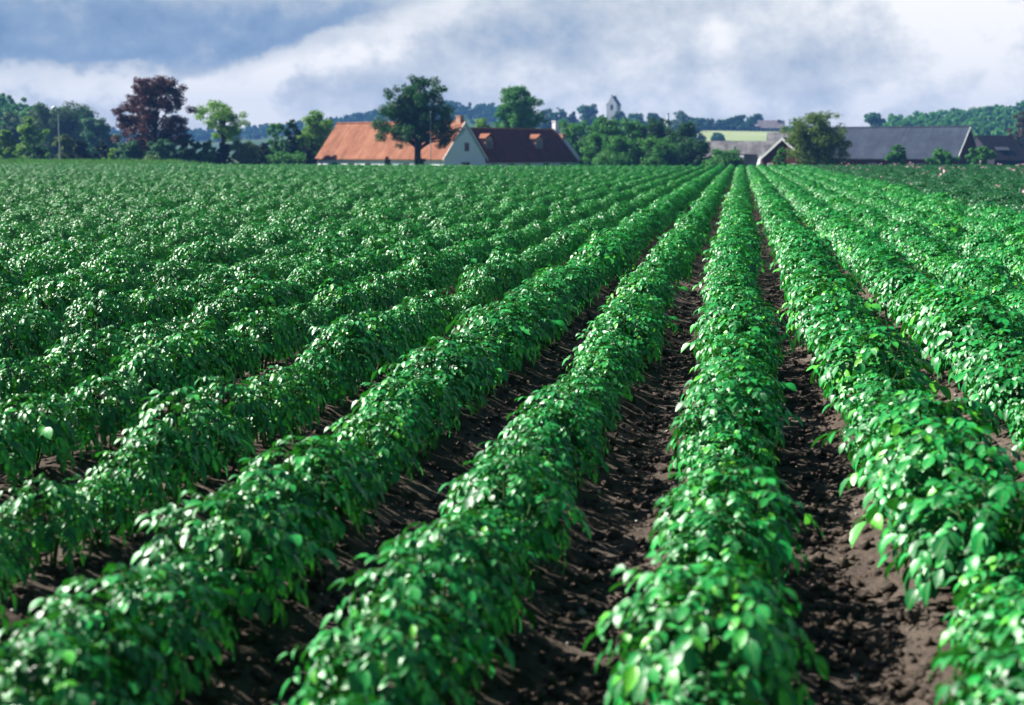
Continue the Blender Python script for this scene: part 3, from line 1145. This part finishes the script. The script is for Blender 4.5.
T('bush', 'dark bush beside the left corner of the orange roofed house', 'bush', 305, 146, 20, 199, 'black', 'bush', None, 36, 110, seed=36)
# by the houses
T('big_tree', 'big dark tree with a bare trunk in front of the orange roof', 'tree', 417, 76, 94, 178, 'dark', 'low', 146, 110, 150, seed=41,
  holes=((-0.18, 0.48, 0.10, 0.09), (0.22, 0.60, 0.10, 0.08), (-0.5, 0.34, 0.08, 0.06), (0.38, 0.40, 0.05, 0.05), (0.9, 0.85, 0.3, 0.3), (0.15, 0.05, 0.3, 0.06)), trunk_r=0.42, fork=0.35, nl=26, lr=0.145)
T('bush', 'small black bush against the wall under the orange roof', 'bush', 387, 157, 9, 182, 'black', 'bush', None, 22, 70, seed=42)
T('bush', 'dark bush around the foot of the big dark tree', 'bush', 420, 157, 11, 177, 'black', 'bush', None, 22, 80, seed=43)
T('upright_tree', 'tall green tree rising behind the maroon roof', 'tree', 517, 85, 58, 245, 'mid', 'round', 172, 110, 130, nl=26, seed=46)
T('upright_tree', 'low light tree peeping over the left end of the maroon ridge', 'tree', 482, 118, 30, 240, 'light', 'bush', None, 40, 100, seed=45)
# grove in the middle
GROVE = 'trees of the grove right of the maroon roof'
for a in ((575, 120, 42, 226, 'mid', 51, 'leftmost tree of the grove beside the maroon roof'),
          (603, 117, 40, 222, 'mid', 52, 'tall tree of the grove below the church tower'),
          (630, 119, 40, 224, 'mid', 53, 'grove tree directly right of the church tower'),
          (655, 116, 40, 222, 'dark', 54, 'highest grove tree left of the pale mast'),
          (684, 123, 42, 218, 'dark', 55, 'dark grove tree right of the pale mast'),
          (597, 134, 40, 214, 'mid', 56, 'front bush of the grove nearest the maroon roof'),
          (622, 136, 46, 206, 'mid', 57, 'front bush in the middle of the grove'),
          (657, 137, 46, 206, 'mid', 58, 'front bush in the right half of the grove'),
          (695, 139, 36, 205, 'dark', 59, 'dark rightmost bush of the grove'),
          (724, 150, 34, 200, 'mid', 60, 'low green bush in front of the slate roof')):
    T('grove_tree', a[6], 'tree', a[0], a[1], a[2], a[3], a[4], 'bush', None, 62, 120, seed=a[5], group=GROVE)
T('olive_tree', 'olive green tree between the red gable and the long grey barn', 'tree', 822, 112, 66, 182, 'olive', 'round', 164, 84, 120, seed=61,
  holes=((0.85, 0.75, 0.25, 0.3), (0.75, 0.1, 0.2, 0.08)), fork=0.25)
T('ivy_bush', 'bright green climber covering the front of the red gable', 'climber', 782, 147, 17, 181, 'mid', 'bush', None, 34, 110, seed=62)
for (px, top, w, sd, lab) in ((898, 145, 19, 63, 'round bush before the middle of the long grey barn roof'),
                              (941, 149, 25, 64, 'round bush before the right end of the long grey barn'),
                              (982, 147, 25, 65, 'round bush between the long barn and the dark shed')):
    T('round_bush', lab, 'bush', px, top, w, 212, 'mid', 'bush', None, 40, 110, seed=sd, group='round bushes along the long barn')
T('brown_tree', 'brownish tree at the right edge of the photo', 'tree', 1024, 112, 34, 320, 'brown', 'round', 156, 50, 100, seed=66)
T('hill_tree', 'lone round tree on the skyline left of the wooded hill', 'tree', 874, 113, 19, 620, 'blue', 'round', 127, 30, 80, seed=67,
  holes=((-0.1, 0.5, 0.2, 0.15),))
# trees around the church
CH = 'trees on the hill around the church'
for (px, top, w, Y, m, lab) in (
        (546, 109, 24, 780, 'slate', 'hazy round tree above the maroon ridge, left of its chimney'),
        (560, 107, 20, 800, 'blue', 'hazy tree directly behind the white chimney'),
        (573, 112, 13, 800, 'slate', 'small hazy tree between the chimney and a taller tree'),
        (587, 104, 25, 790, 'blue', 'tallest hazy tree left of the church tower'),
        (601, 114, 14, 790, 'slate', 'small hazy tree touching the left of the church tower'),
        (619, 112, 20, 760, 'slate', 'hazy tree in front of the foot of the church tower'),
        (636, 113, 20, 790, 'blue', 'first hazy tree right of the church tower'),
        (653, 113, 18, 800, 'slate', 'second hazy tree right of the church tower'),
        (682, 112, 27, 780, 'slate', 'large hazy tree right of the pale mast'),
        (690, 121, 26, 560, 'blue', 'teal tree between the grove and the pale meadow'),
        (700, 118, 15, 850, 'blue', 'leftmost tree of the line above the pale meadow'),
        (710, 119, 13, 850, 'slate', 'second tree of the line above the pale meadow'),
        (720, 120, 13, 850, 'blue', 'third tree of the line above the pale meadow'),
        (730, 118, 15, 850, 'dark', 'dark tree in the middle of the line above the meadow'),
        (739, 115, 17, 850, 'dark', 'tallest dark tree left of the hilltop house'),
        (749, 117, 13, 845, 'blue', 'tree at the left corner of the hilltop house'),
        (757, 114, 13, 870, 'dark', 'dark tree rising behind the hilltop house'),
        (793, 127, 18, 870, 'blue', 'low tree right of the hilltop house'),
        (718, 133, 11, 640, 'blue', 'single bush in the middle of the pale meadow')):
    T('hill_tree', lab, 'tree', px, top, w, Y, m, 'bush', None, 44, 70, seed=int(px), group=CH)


# woods that read as one mass
def woods(name, label, mat, xy, hmin, hmax, lpc, seed, leaf):
    rs = np.random.RandomState(seed)
    VV_, FF_, b = [], [], 0
    for (x, y) in xy:
        h = rs.uniform(hmin, hmax)
        w = h * rs.uniform(0.75, 1.05)
        C, rad = crown_clumps(w, 0.0, h, 9, rs, 'bush', nl=4, lr=0.3)
        rad = rad * 1.5
        v, f = leaf_cloud(C, rad, np.full(len(C), lpc), leaf, rs)
        v = v + np.array([x, y, gz(x, y) - 0.2])
        VV_.append(v); FF_.append(f + b); b += len(v)
    tag(link(name, np_mesh(name, np.concatenate(VV_), np.concatenate(FF_)), M[mat]), label, 'woods', kind='stuff')


rs = np.random.RandomState(31)
woods('woods', 'wooded green hill rising behind the long barn', 'mid',
      [((875 - 512 + 330 * q) / F * y, y) for q, y in zip(rs.rand(420), 560 + 220 * rs.rand(420))], 7, 10, 60, 1, 0.6)
woods('woods', 'dark wood on the hill at the far left', 'mid',
      [((-70 + 165 * q - 512) / F * y, y) for q, y in zip(rs.rand(150), 410 + 110 * rs.rand(150))], 7, 11, 80, 2, 0.45)
woods('woods', 'blue forest along the distant ridge at the left', 'dark',
      [(-640 + 560 * rs.rand(), 1290 + 170 * rs.rand()) for _ in range(900)], 5, 9, 26, 3, 1.0)
woods('woods', 'blue wooded hill far behind the maroon roof', 'dark',
      [(-130 + 150 * rs.rand(), 1150 + 110 * rs.rand()) for _ in range(260)], 6, 10, 26, 4, 1.0)

# ------------------------------------------------------------------ buildings
def wall_with_gables(L, Wd, hw, hr):
    """one closed solid: walls with gable ends; ridge along x"""
    mb = MB()
    o = [(-L / 2, -Wd / 2, 0), (-L / 2, Wd / 2, 0), (-L / 2, Wd / 2, hw), (-L / 2, 0, hr), (-L / 2, -Wd / 2, hw)]
    mb.prism(o, (L, 0, 0))
    return mb


def roof_slabs(L, Wd, hw, hr, over=0.3, gab=0.15, t=0.16):
    mb = MB()
    sl = (hr - hw) / (Wd / 2)
    for s in (-1, 1):
        ye, ze = s * (Wd / 2 + over), hw - over * sl
        o = [(-L / 2 - gab, 0, hr + 0.02), (-L / 2 - gab, ye, ze + 0.02), (-L / 2 - gab, ye, ze + t), (-L / 2 - gab, 0, hr + t)]
        mb.prism(o, (L + 2 * gab, 0, 0))
    return mb


def barge(L, Wd, hw, hr, end, over=0.34, w=0.24, t=0.07, gab=0.15, lift=0.2):
    """white boards along the two verges of one gable (end = -1 or 1)"""
    mb = MB()
    sl = (hr - hw) / (Wd / 2)
    x = end * (L / 2 + gab + 0.004)
    for s in (-1, 1):
        ye, ze = s * (Wd / 2 + over), hw - over * sl
        o = [(x, 0, hr + lift), (x, ye, ze + lift), (x, ye, ze + lift - w - 0.05), (x, 0, hr + lift - w - 0.1)]
        mb.prism(o, (end * t, 0, 0))
    return mb


def window(parent, centre, normal, w, h, fm, name='window', muntin=True):
    """frame with its pane set in; normal is +-x or +-y in the parent's frame"""
    c, n = Vector(centre), Vector(normal)
    a = Vector((0, 0, 1)).cross(n).normalized()
    m = Matrix((a, n, Vector((0, 0, 1)))).transposed().to_4x4()
    m.translation = c
    f = MB()
    b = 0.08
    f.box(-w / 2, -w / 2 + b, 0.003, 0.07, 0, h, m)
    f.box(w / 2 - b, w / 2, 0.003, 0.07, 0, h, m)
    f.box(-w / 2 + b, w / 2 - b, 0.003, 0.07, 0, b, m)
    f.box(-w / 2 + b, w / 2 - b, 0.003, 0.07, h - b, h, m)
    if muntin:
        f.box(-0.03, 0.03, 0.003, 0.06, b, h - b, m)
    fo = f.build(name, fm, parent)
    p = MB()
    p.box(-w / 2 + b, w / 2 - b, 0.004, 0.03, b, h - b, m)
    p.build('pane', M['pane'], fo)
    return fo


A42 = R(42)
d1 = Vector((math.cos(A42), -math.sin(A42), 0))       # along the first ridge, to the right and nearer
d2 = Vector((math.sin(A42), math.cos(A42), 0))        # along the second ridge, to the right and farther
C1 = at(444, 160, 190)
# house with the orange roof
W1, L1 = 8.0, 25.8
g1 = -2.05
hw1, hr1 = at(444, 160, 190).z - g1 + 0.3, at(464, 121.5, 193).z - g1 - 0.1
c1 = Vector((C1.x, C1.y, 0)) - d1 * (L1 / 2) + d2 * (W1 / 2)
h1 = empty('farmhouse', (c1.x, c1.y, g1), -A42)
tag(h1, 'white farmhouse with a long orange tiled roof behind the big tree', 'house')
wall_with_gables(L1, W1, hw1, hr1).build('wall', M['limewash_sky_tint'], h1)
roof_slabs(L1, W1, hw1, hr1).build('roof', M['orange_tile'], h1)
barge(L1, W1, hw1, hr1, 1).build('bargeboard', M['white_paint'], h1)
rm = MB(); rm.tube([(-L1 / 2 - 0.15, 0, hr1 + 0.17), (L1 / 2 + 0.1, 0, hr1 + 0.17)], [0.14, 0.14], 8)
rm.build('ridge_tiles', M['orange_tile'], h1)
ch = MB(); ch.box(L1 / 2 - 1.3, L1 / 2 - 0.5, -0.35, 0.35, hr1 - 0.5, hr1 + 0.75); ch.box(L1 / 2 - 1.36, L1 / 2 - 0.44, -0.41, 0.41, hr1 + 0.752, hr1 + 0.9)
ch.build('chimney', M['brick'], h1)
window(h1, (L1 / 2, 0.35, hw1 + 0.85), (1, 0, 0), 0.85, 1.15, M['frame_wood'])
window(h1, (L1 / 2, 0.1, 0.9), (1, 0, 0), 1.6, 1.3, M['frame_wood'])
for x in (-9, -5.5, -2, 2.2, 5.6, 9.4):
    window(h1, (x, -W1 / 2, 0.95), (0, -1, 0), 1.2, 1.15, M['frame_wood'])
db = MB(); db.box(7.1, 8.1, -W1 / 2 - 0.05, -W1 / 2 - 0.004, 0, 2.0); db.build('door', M['frame_wood'], h1)

# house with the maroon roof
W2, L2 = 8.6, 21.0
g2 = -2.05
P0 = Vector((C1.x, C1.y, 0)) + d2 * 8.75 - d1 * 1.3
hw2, hr2 = 0.3 - g2, at(508, 130, 206).z - g2
c2 = P0 + d2 * (L2 / 2) - d1 * (W2 / 2)
h2 = empty('farmhouse', (c2.x, c2.y, g2), math.pi / 2 - A42)
tag(h2, 'white farmhouse with a dark maroon roof, two dormers and white chimney', 'house')
wall_with_gables(L2, W2, hw2, hr2).build('wall', M['limewash_sky_tint'], h2)
roof_slabs(L2, W2, hw2, hr2, gab=0.0).build('roof', M['maroon_tile'], h2)
rm = MB(); rm.tube([(-L2 / 2, 0, hr2 + 0.17), (L2 / 2 - 0.05, 0, hr2 + 0.17)], [0.15, 0.15], 8)
rm.build('ridge_tiles', M['orange_tile'], h2)
pp = MB()
for sg in (-1, 1):
    ye, ze = sg * (W2 / 2 + 0.35), hw2 - 0.35 * (hr2 - hw2) / (W2 / 2)
    pp.prism([(L2 / 2 - 0.5, 0, hr2 + 0.55), (L2 / 2 - 0.5, ye, ze + 0.55), (L2 / 2 - 0.5, ye, ze + 0.163), (L2 / 2 - 0.5, 0, hr2 + 0.163)], (0.55, 0, 0))
pp.build('gable_parapet', M['white_paint'], h2)
ch = MB(); ch.box(L2 / 2 - 0.8, L2 / 2 - 0.1, -0.38, 0.28, hr2 - 0.4, hr2 + 1.35); ch.box(L2 / 2 - 0.86, L2 / 2 - 0.04, -0.44, 0.34, hr2 + 1.352, hr2 + 1.5)
ch.build('chimney', M['white_paint'], h2)
ch = MB(); ch.box(L2 / 2 - 0.75, L2 / 2 - 0.05, -1.75, -1.1, hr2 - 2.2, hr2 - 0.55); ch.box(L2 / 2 - 0.80, L2 / 2, -1.8, -1.05, hr2 - 0.548, hr2 - 0.42)
ch.build('chimney', M['brick'], h2)
ae = MB(); ae.tube([(L2 / 2 - 0.4, -1.4, hr2 - 0.45), (L2 / 2 - 0.4, -1.4, hr2 + 0.75)], [0.025, 0.025], 5)
for k in range(3): ae.tube([(L2 / 2 - 0.8, -1.4, hr2 + 0.3 + 0.18 * k), (L2 / 2, -1.4, hr2 + 0.3 + 0.18 * k)], [0.018, 0.018], 4)
ae.build('aerial', M['galvanised'], h2)
sl2 = (hr2 - hw2) / (W2 / 2)
for xd in (-L2 / 2 + 3.1, L2 / 2 - 7.2):
    # dormer: cheeks, a small hipped tile roof and a window facing down the slope
    yf = -W2 / 2 + 1.55
    zb = hw2 + (yf + W2 / 2) * sl2
    ztop = zb + 1.45
    yb = yf + 1.45 / sl2
    dm = MB()
    dm.prism([(xd - 0.75, yf, zb - 0.25), (xd - 0.75, yf, ztop), (xd - 0.75, yb, ztop), (xd - 0.75, yb, ztop - 0.1)], (1.5, 0, 0))
    dw = dm.build('dormer', M['brick'], h2)
    rf = MB()
    yb2 = yf + 2.2 / sl2
    for s in (-1, 1):
        o = [(xd, yf - 0.25, ztop + 0.62), (xd + s * 1.0, yf - 0.25, ztop + 0.02), (xd + s * 1.0, yf - 0.25, ztop + 0.14), (xd, yf - 0.25, ztop + 0.76)]
        rf.prism(o, (0, yb2 - yf + 0.5, 0))
    rf.build('dormer_roof', M['orange_tile'], dw)
    gb = MB(); gb.prism([(xd - 0.75, yf, ztop + 0.003), (xd + 0.75, yf, ztop + 0.003), (xd, yf, ztop + 0.58)], (0, 0.1, 0)); gb.build('dormer_gable', M['brick'], dw)
    window(dw, (xd, yf, zb + 0.15), (0, -1, 0), 1.1, 1.15, M['frame_wood'], 'dormer_window')
for x in (-8, -4.5, -1, 3, 6.8):
    window(h2, (x, -W2 / 2, 0.8), (0, -1, 0), 1.2, 1.15, M['frame_wood'])

# long grey barn
AB = R(33)
db1 = Vector((math.cos(AB), -math.sin(AB), 0))
db2 = Vector((math.sin(AB), math.cos(AB), 0))
CB = at(957.5, 160, 224)
WB, LB = 12.6, 27.0
gB = -2.05
hwB, hrB = CB.z - gB + 0.25, at(968, 126.8, 230).z - gB - 0.12
cB = Vector((CB.x, CB.y, 0)) - db1 * (LB / 2 + 0.1) + db2 * (WB / 2)
hb = empty('barn', (cB.x, cB.y, gB), -AB)
tag(hb, 'long barn with a grey corrugated roof and dark red gable', 'barn')
wall_with_gables(LB, WB, hwB, hrB).build('wall', M['red_board'], hb)
roof_slabs(LB, WB, hwB, hrB).build('roof', M['eternit'], hb)
barge(LB, WB, hwB, hrB, 1, w=0.2).build('bargeboard', M['white_paint'], hb)
rm = MB(); rm.tube([(-LB / 2 - 0.1, 0, hrB + 0.15), (LB / 2 + 0.1, 0, hrB + 0.15)], [0.16, 0.16], 8); rm.build('ridge_cap', M['eternit'], hb)
dd = MB(); dd.box(LB / 2 + 0.004, LB / 2 + 0.07, -1.6, 1.6, 0, 2.4); dd.build('door', M['dark_roof'], hb)
for x in (-8, 0, 8): window(hb, (x, -WB / 2, 0.9), (0, -1, 0), 1.3, 0.9, M['frame_wood'])

# dark shed at the right
hs = empty('shed', (at(993, 160, 246).x, 246, -2.05), R(28))
tag(hs, 'dark roofed shed behind the right end of the long barn', 'shed')
LS, WS, hwS, hrS = 8.5, 8.6, 2.3, at(990, 136, 240).z + 2.05
wall_with_gables(LS, WS, hwS, hrS).build('wall', M['dark_roof'], hs)
roof_slabs(LS, WS, hwS, hrS).build('roof', M['dark_roof'], hs)
slS = (hrS - hwS) / (WS / 2)
pn = MB()
pn.prism([(-2.2, -2.9, hwS + (WS / 2 - 2.9) * slS + 0.25), (0.8, -2.9, hwS + (WS / 2 - 2.9) * slS + 0.25),
          (0.8, -2.35, hwS + (WS / 2 - 2.35) * slS + 0.25), (-2.2, -2.35, hwS + (WS / 2 - 2.35) * slS + 0.25)], (0, 0, 0.08))
pn.build('roof_panel', M['metal_sheet'], hs)

# slate roofed outbuilding
YS = 236
sx0, sx1 = at(706, 150, YS).x, at(778, 150, YS).x
hrO = at(740, 141.3, YS + 4).z + 2.05 - 0.1
ob = empty('outbuilding', ((sx0 + sx1) / 2, YS + 3.5, -2.05), R(-3))
tag(ob, 'low outbuilding with a mottled pale slate roof left of the red gable', 'outbuilding')
LO, WO, hwO = sx1 - sx0, 7.0, 2.7
wall_with_gables(LO, WO, hwO, hrO).build('wall', M['limewash_sky_tint'], ob)
roof_slabs(LO, WO, hwO, hrO).build('roof', M['slate_roof'], ob)
dd = MB(); dd.box(-1.5, 1.0, -WO / 2 - 0.06, -WO / 2 - 0.004, 0, 2.2); dd.build('door', M['dark_roof'], ob)
ch = MB(); ch.tube([(-0.8, -2.2, hrO - 1.9), (-0.8, -2.2, hrO - 0.8)], [0.13, 0.13], 6); ch.build('vent_pipe', M['dark_roof'], ob)

# grey roof behind it
og = empty('outbuilding', (at(787, 150, 300).x, 303, -2.0), R(-8))
tag(og, 'small grey roofed building showing above the red gable', 'outbuilding')
hrG = at(785, 133, 303).z + 2.0
wall_with_gables(7.0, 6, hrG - 2.6, hrG).build('wall', M['limewash_sky_tint'], og)
roof_slabs(7.0, 6, hrG - 2.6, hrG).build('roof', M['slate_roof'], og)

# red gabled house
AR = R(52)
PR = at(782.5, 137.5, 190)
hrR = PR.z + 2.0 - 0.15
WR, LR = 5.6, 9.0
n_r = Vector((-math.cos(AR + R(6)), -math.sin(AR + R(6)), 0))
rz = math.atan2(-n_r.y, -n_r.x)
cr = Vector((PR.x, PR.y, 0)) - n_r * (LR / 2 + 0.1)
hr_ = empty('red_house', (cr.x, cr.y, -2.0), rz)
tag(hr_, 'small dark red gabled house with white bargeboards', 'house')
hwR = at(764, 160, 190).z + 2.0 + 0.3
wall_with_gables(LR, WR, hwR, hrR).build('wall', M['red_board'], hr_)
roof_slabs(LR, WR, hwR, hrR).build('roof', M['maroon_tile'], hr_)
barge(LR, WR, hwR, hrR, -1, w=0.3).build('bargeboard', M['white_paint'], hr_)
for y in (-1.65, 1.65):
    window(hr_, (-LR / 2, y, 0.75), (-1, 0, 0), 0.8, 1.25, M['white_paint'])
for x in (-2, 1.5): window(hr_, (x, -WR / 2, 0.9), (0, -1, 0), 0.9, 1.1, M['white_paint'])

# corrugated lean-to and a sheeted heap
lt = empty('lean_to', (at(748, 160, 205).x, 205, -2.0), R(12))
tag(lt, 'blue grey corrugated lean-to between the bushes and the red gable', 'shed')
b = MB(); b.prism([(-1.45, -1.0, 0), (1.45, -1.0, 0), (0.95, -1.0, 3.0), (-1.0, -1.0, 3.15)], (0, 2.0, 0)); b.build('wall', M['metal_sheet'], lt)
b = MB(); b.prism([(-1.15, -1.15, 3.16), (1.1, -1.15, 3.01), (1.1, -1.15, 3.09), (-1.15, -1.15, 3.24)], (0, 2.3, 0)); b.build('roof', M['dark_roof'], lt)


def heap(name, label, cat, loc, sx, sy, h, mat):
    n, m_ = 18, 8
    pts, fs = [], []
    r = random.Random(3)
    for j in range(m_ + 1):
        t = j / m_
        for i in range(n):
            a = 6.283 * i / n
            q = (1 - t) ** 0.6 * (1 + 0.06 * math.sin(5 * a + j))
            pts.append((sx * q * math.cos(a), sy * q * math.sin(a), h * t + 0.03 * r.random()))
    for j in range(m_):
        for i in range(n):
            fs.append((j * n + i, j * n + (i + 1) % n, (j + 1) * n + (i + 1) % n, (j + 1) * n + i))
    fs.append(tuple(range(n))[::-1])
    mb = MB(); mb.poly(pts, fs)
    o = mb.build(name, mat, None, True)
    o.location = loc
    return tag(o, label, cat)


q = at(761, 160, 200)
heap('sheeted_heap', 'white sheeted heap at the left foot of the red gable', 'heap', (q.x, 200, -2.0), 0.95, 0.9, 3.0, M['tarp'])

# hilltop house
Yh = 850
hh = empty('hilltop_house', (at(771, 130, Yh).x, Yh, gz(at(771, 130, Yh).x, Yh) - 0.3), R(-6))
tag(hh, 'long house with a pale purple grey roof on the hilltop', 'house')
s8 = F / Yh
zt = at(771, 120.5, Yh).z - gz(at(771, 130, Yh).x, Yh) + 0.3
wall_with_gables(15.5, 7, zt - 4.2, zt).build('wall', M['red_board'], hh)
roof_slabs(15.5, 7, zt - 4.2, zt).build('roof', M['hazel_roof'], hh)
ch = MB(); ch.box(3.6, 5.2, -1.2, 0.2, zt - 1.3, zt + 0.45); ch.build('chimney', M['red_board'], hh)
an = MB(); an.box(-14, -7.76, -3.2, 3.0, 0, zt - 4.4); an.build('side_wing', M['limewash_sky_tint'], hh)
ar = MB()
ar.prism([(-14.2, -3.5, zt - 4.39), (-14.2, 3.3, zt - 4.39), (-14.2, 0, zt - 2.2)], (6.42, 0, 0)); ar.build('wing_roof', M['hazel_roof'], hh)
for x in (-6, -3.4, -0.8, 1.8, 4.4): window(hh, (x, -3.5, zt - 6.0), (0, -1, 0), 1.5, 1.3, M['white_paint'])

# church tower
Yc = 830
pc = at(613.5, 130, Yc)
zc = gz(pc.x, Yc)
ct = empty('church', (pc.x, Yc, zc - 0.3), R(-27))
tag(ct, 'old church tower with a saddle roof on the hazy hill', 'church')
tw = 6.3
zr = at(613, 96.5, Yc).z - zc + 0.3
zw = zr - 4.4
mb = MB(); mb.prism([(-tw / 2, -tw / 2, 0), (tw / 2, -tw / 2, 0), (tw / 2, -tw / 2, zw), (0, -tw / 2, zr), (-tw / 2, -tw / 2, zw)], (0, tw, 0))
mb.build('tower', M['church_wall'], ct)
mb = MB()
for s in (-1, 1):
    o = [(0, -tw / 2 + 0.5, zr + 0.02), (s * (tw / 2 + 0.5), -tw / 2 + 0.5, zw - 0.72), (s * (tw / 2 + 0.5), -tw / 2 + 0.5, zw - 0.4), (0, -tw / 2 + 0.5, zr + 0.32)]
    mb.prism(o, (0, tw - 1.0, 0))
mb.build('roof', M['lead_roof'], ct)
for y0 in (-tw / 2 - 0.02, tw / 2 - 0.5):
    mb = MB(); mb.box(-0.45, 0.45, y0, y0 + 0.52, zr - 0.6, zr + 0.85); mb.build('gable_finial', M['church_wall'], ct)
for c_, nn in (((0, -tw / 2, zw - 3.2), (0, -1, 0)), ((tw / 2, 0, zw - 3.2), (1, 0, 0))):
    window(ct, c_, nn, 1.5, 2.9, M['lead_roof'], 'belfry_opening', False)

# ------------------------------------------------------------------ poles
def lamp_post():
    Y = 176
    p = at(58, 108, Y)
    g0 = gz(p.x, Y)
    root = empty('lamp_post', (p.x, Y, g0))
    tag(root, 'tall grey lamp post with a white lamp head by the left trees', 'street lamp')
    h = p.z - g0
    b = MB(); b.tube([(0, 0, -0.3), (0, 0, 1.2), (0, 0, h - 0.25)], [0.12, 0.10, 0.07], 8); b.build('pole', M['galvanised'], root)
    b = MB(); b.tube([(0, 0, h - 0.26), (-0.1, 0, h - 0.05), (-0.35, -0.02, h)], [0.05, 0.045, 0.04], 6); b.build('arm', M['galvanised'], root)
    b = MB(); b.tube([(-0.18, 0, h + 0.02), (-0.26, 0, h + 0.04), (-0.46, 0, h + 0.02), (-0.72, 0, h - 0.10), (-0.8, 0, h - 0.16)], [0.05, 0.2, 0.27, 0.17, 0.05], 8)
    b.build('lamp_head', M['glass_lamp'], root, True)


lamp_post()


def flagpole():
    Y = 174
    p = at(430.5, 113, Y)
    g0 = gz(p.x, Y)
    root = empty('flagpole', (p.x, Y, g0))
    tag(root, 'thin pale flagpole beside the trunk of the big tree', 'flagpole')
    h = p.z - g0
    b = MB(); b.tube([(0, 0, -0.2), (0, 0, 2), (0, 0, h)], [0.07, 0.06, 0.035], 8); b.build('pole', M['galvanised'], root)
    b = MB(); b.tube([(0, 0, h), (0, 0, h + 0.04), (0, 0, h + 0.12), (0, 0, h + 0.2), (0, 0, h + 0.24)], [0.02, 0.09, 0.12, 0.08, 0.01], 8); b.build('finial', M['white_paint'], root, True)


flagpole()


def mast():
    Y = 420
    p = at(668, 114.5, Y)
    g0 = gz(p.x, Y)
    root = empty('chimney_stack', (p.x, Y, g0))
    tag(root, 'thin pale stack rising behind the right half of the grove', 'chimney')
    h = p.z - g0
    b = MB(); b.tube([(0, 0, -0.3), (0, 0, h * 0.5), (0, 0, h)], [0.42, 0.34, 0.28], 10); b.build('shaft', M['white_paint'], root)
    b = MB(); b.tube([(0, 0, h + 0.002), (0, 0, h + 0.4)], [0.36, 0.34], 10); b.build('cap', M['galvanised'], root)


mast()

# ------------------------------------------------------------------ haze
hm = bpy.data.materials.new('haze')
hm.use_nodes = True
g = NT(hm.node_tree)
out = g.n('ShaderNodeOutputMaterial')
pv = g.n('ShaderNodeVolumePrincipled')
pv.inputs['Color'].default_value = (0.13, 0.32, 0.74, 1)
pv.inputs['Density'].default_value = 0.00033
pv.inputs['Anisotropy'].default_value = 0.0
g.link(pv.outputs[0], out.inputs['Volume'])
hb_ = MB(); hb_.box(-1640, 1640, -110, 1690, -3.3, 62)
hz = hb_.build('haze', hm)
tag(hz, 'thin blue haze over the far hills and the church', 'haze', kind='stuff')
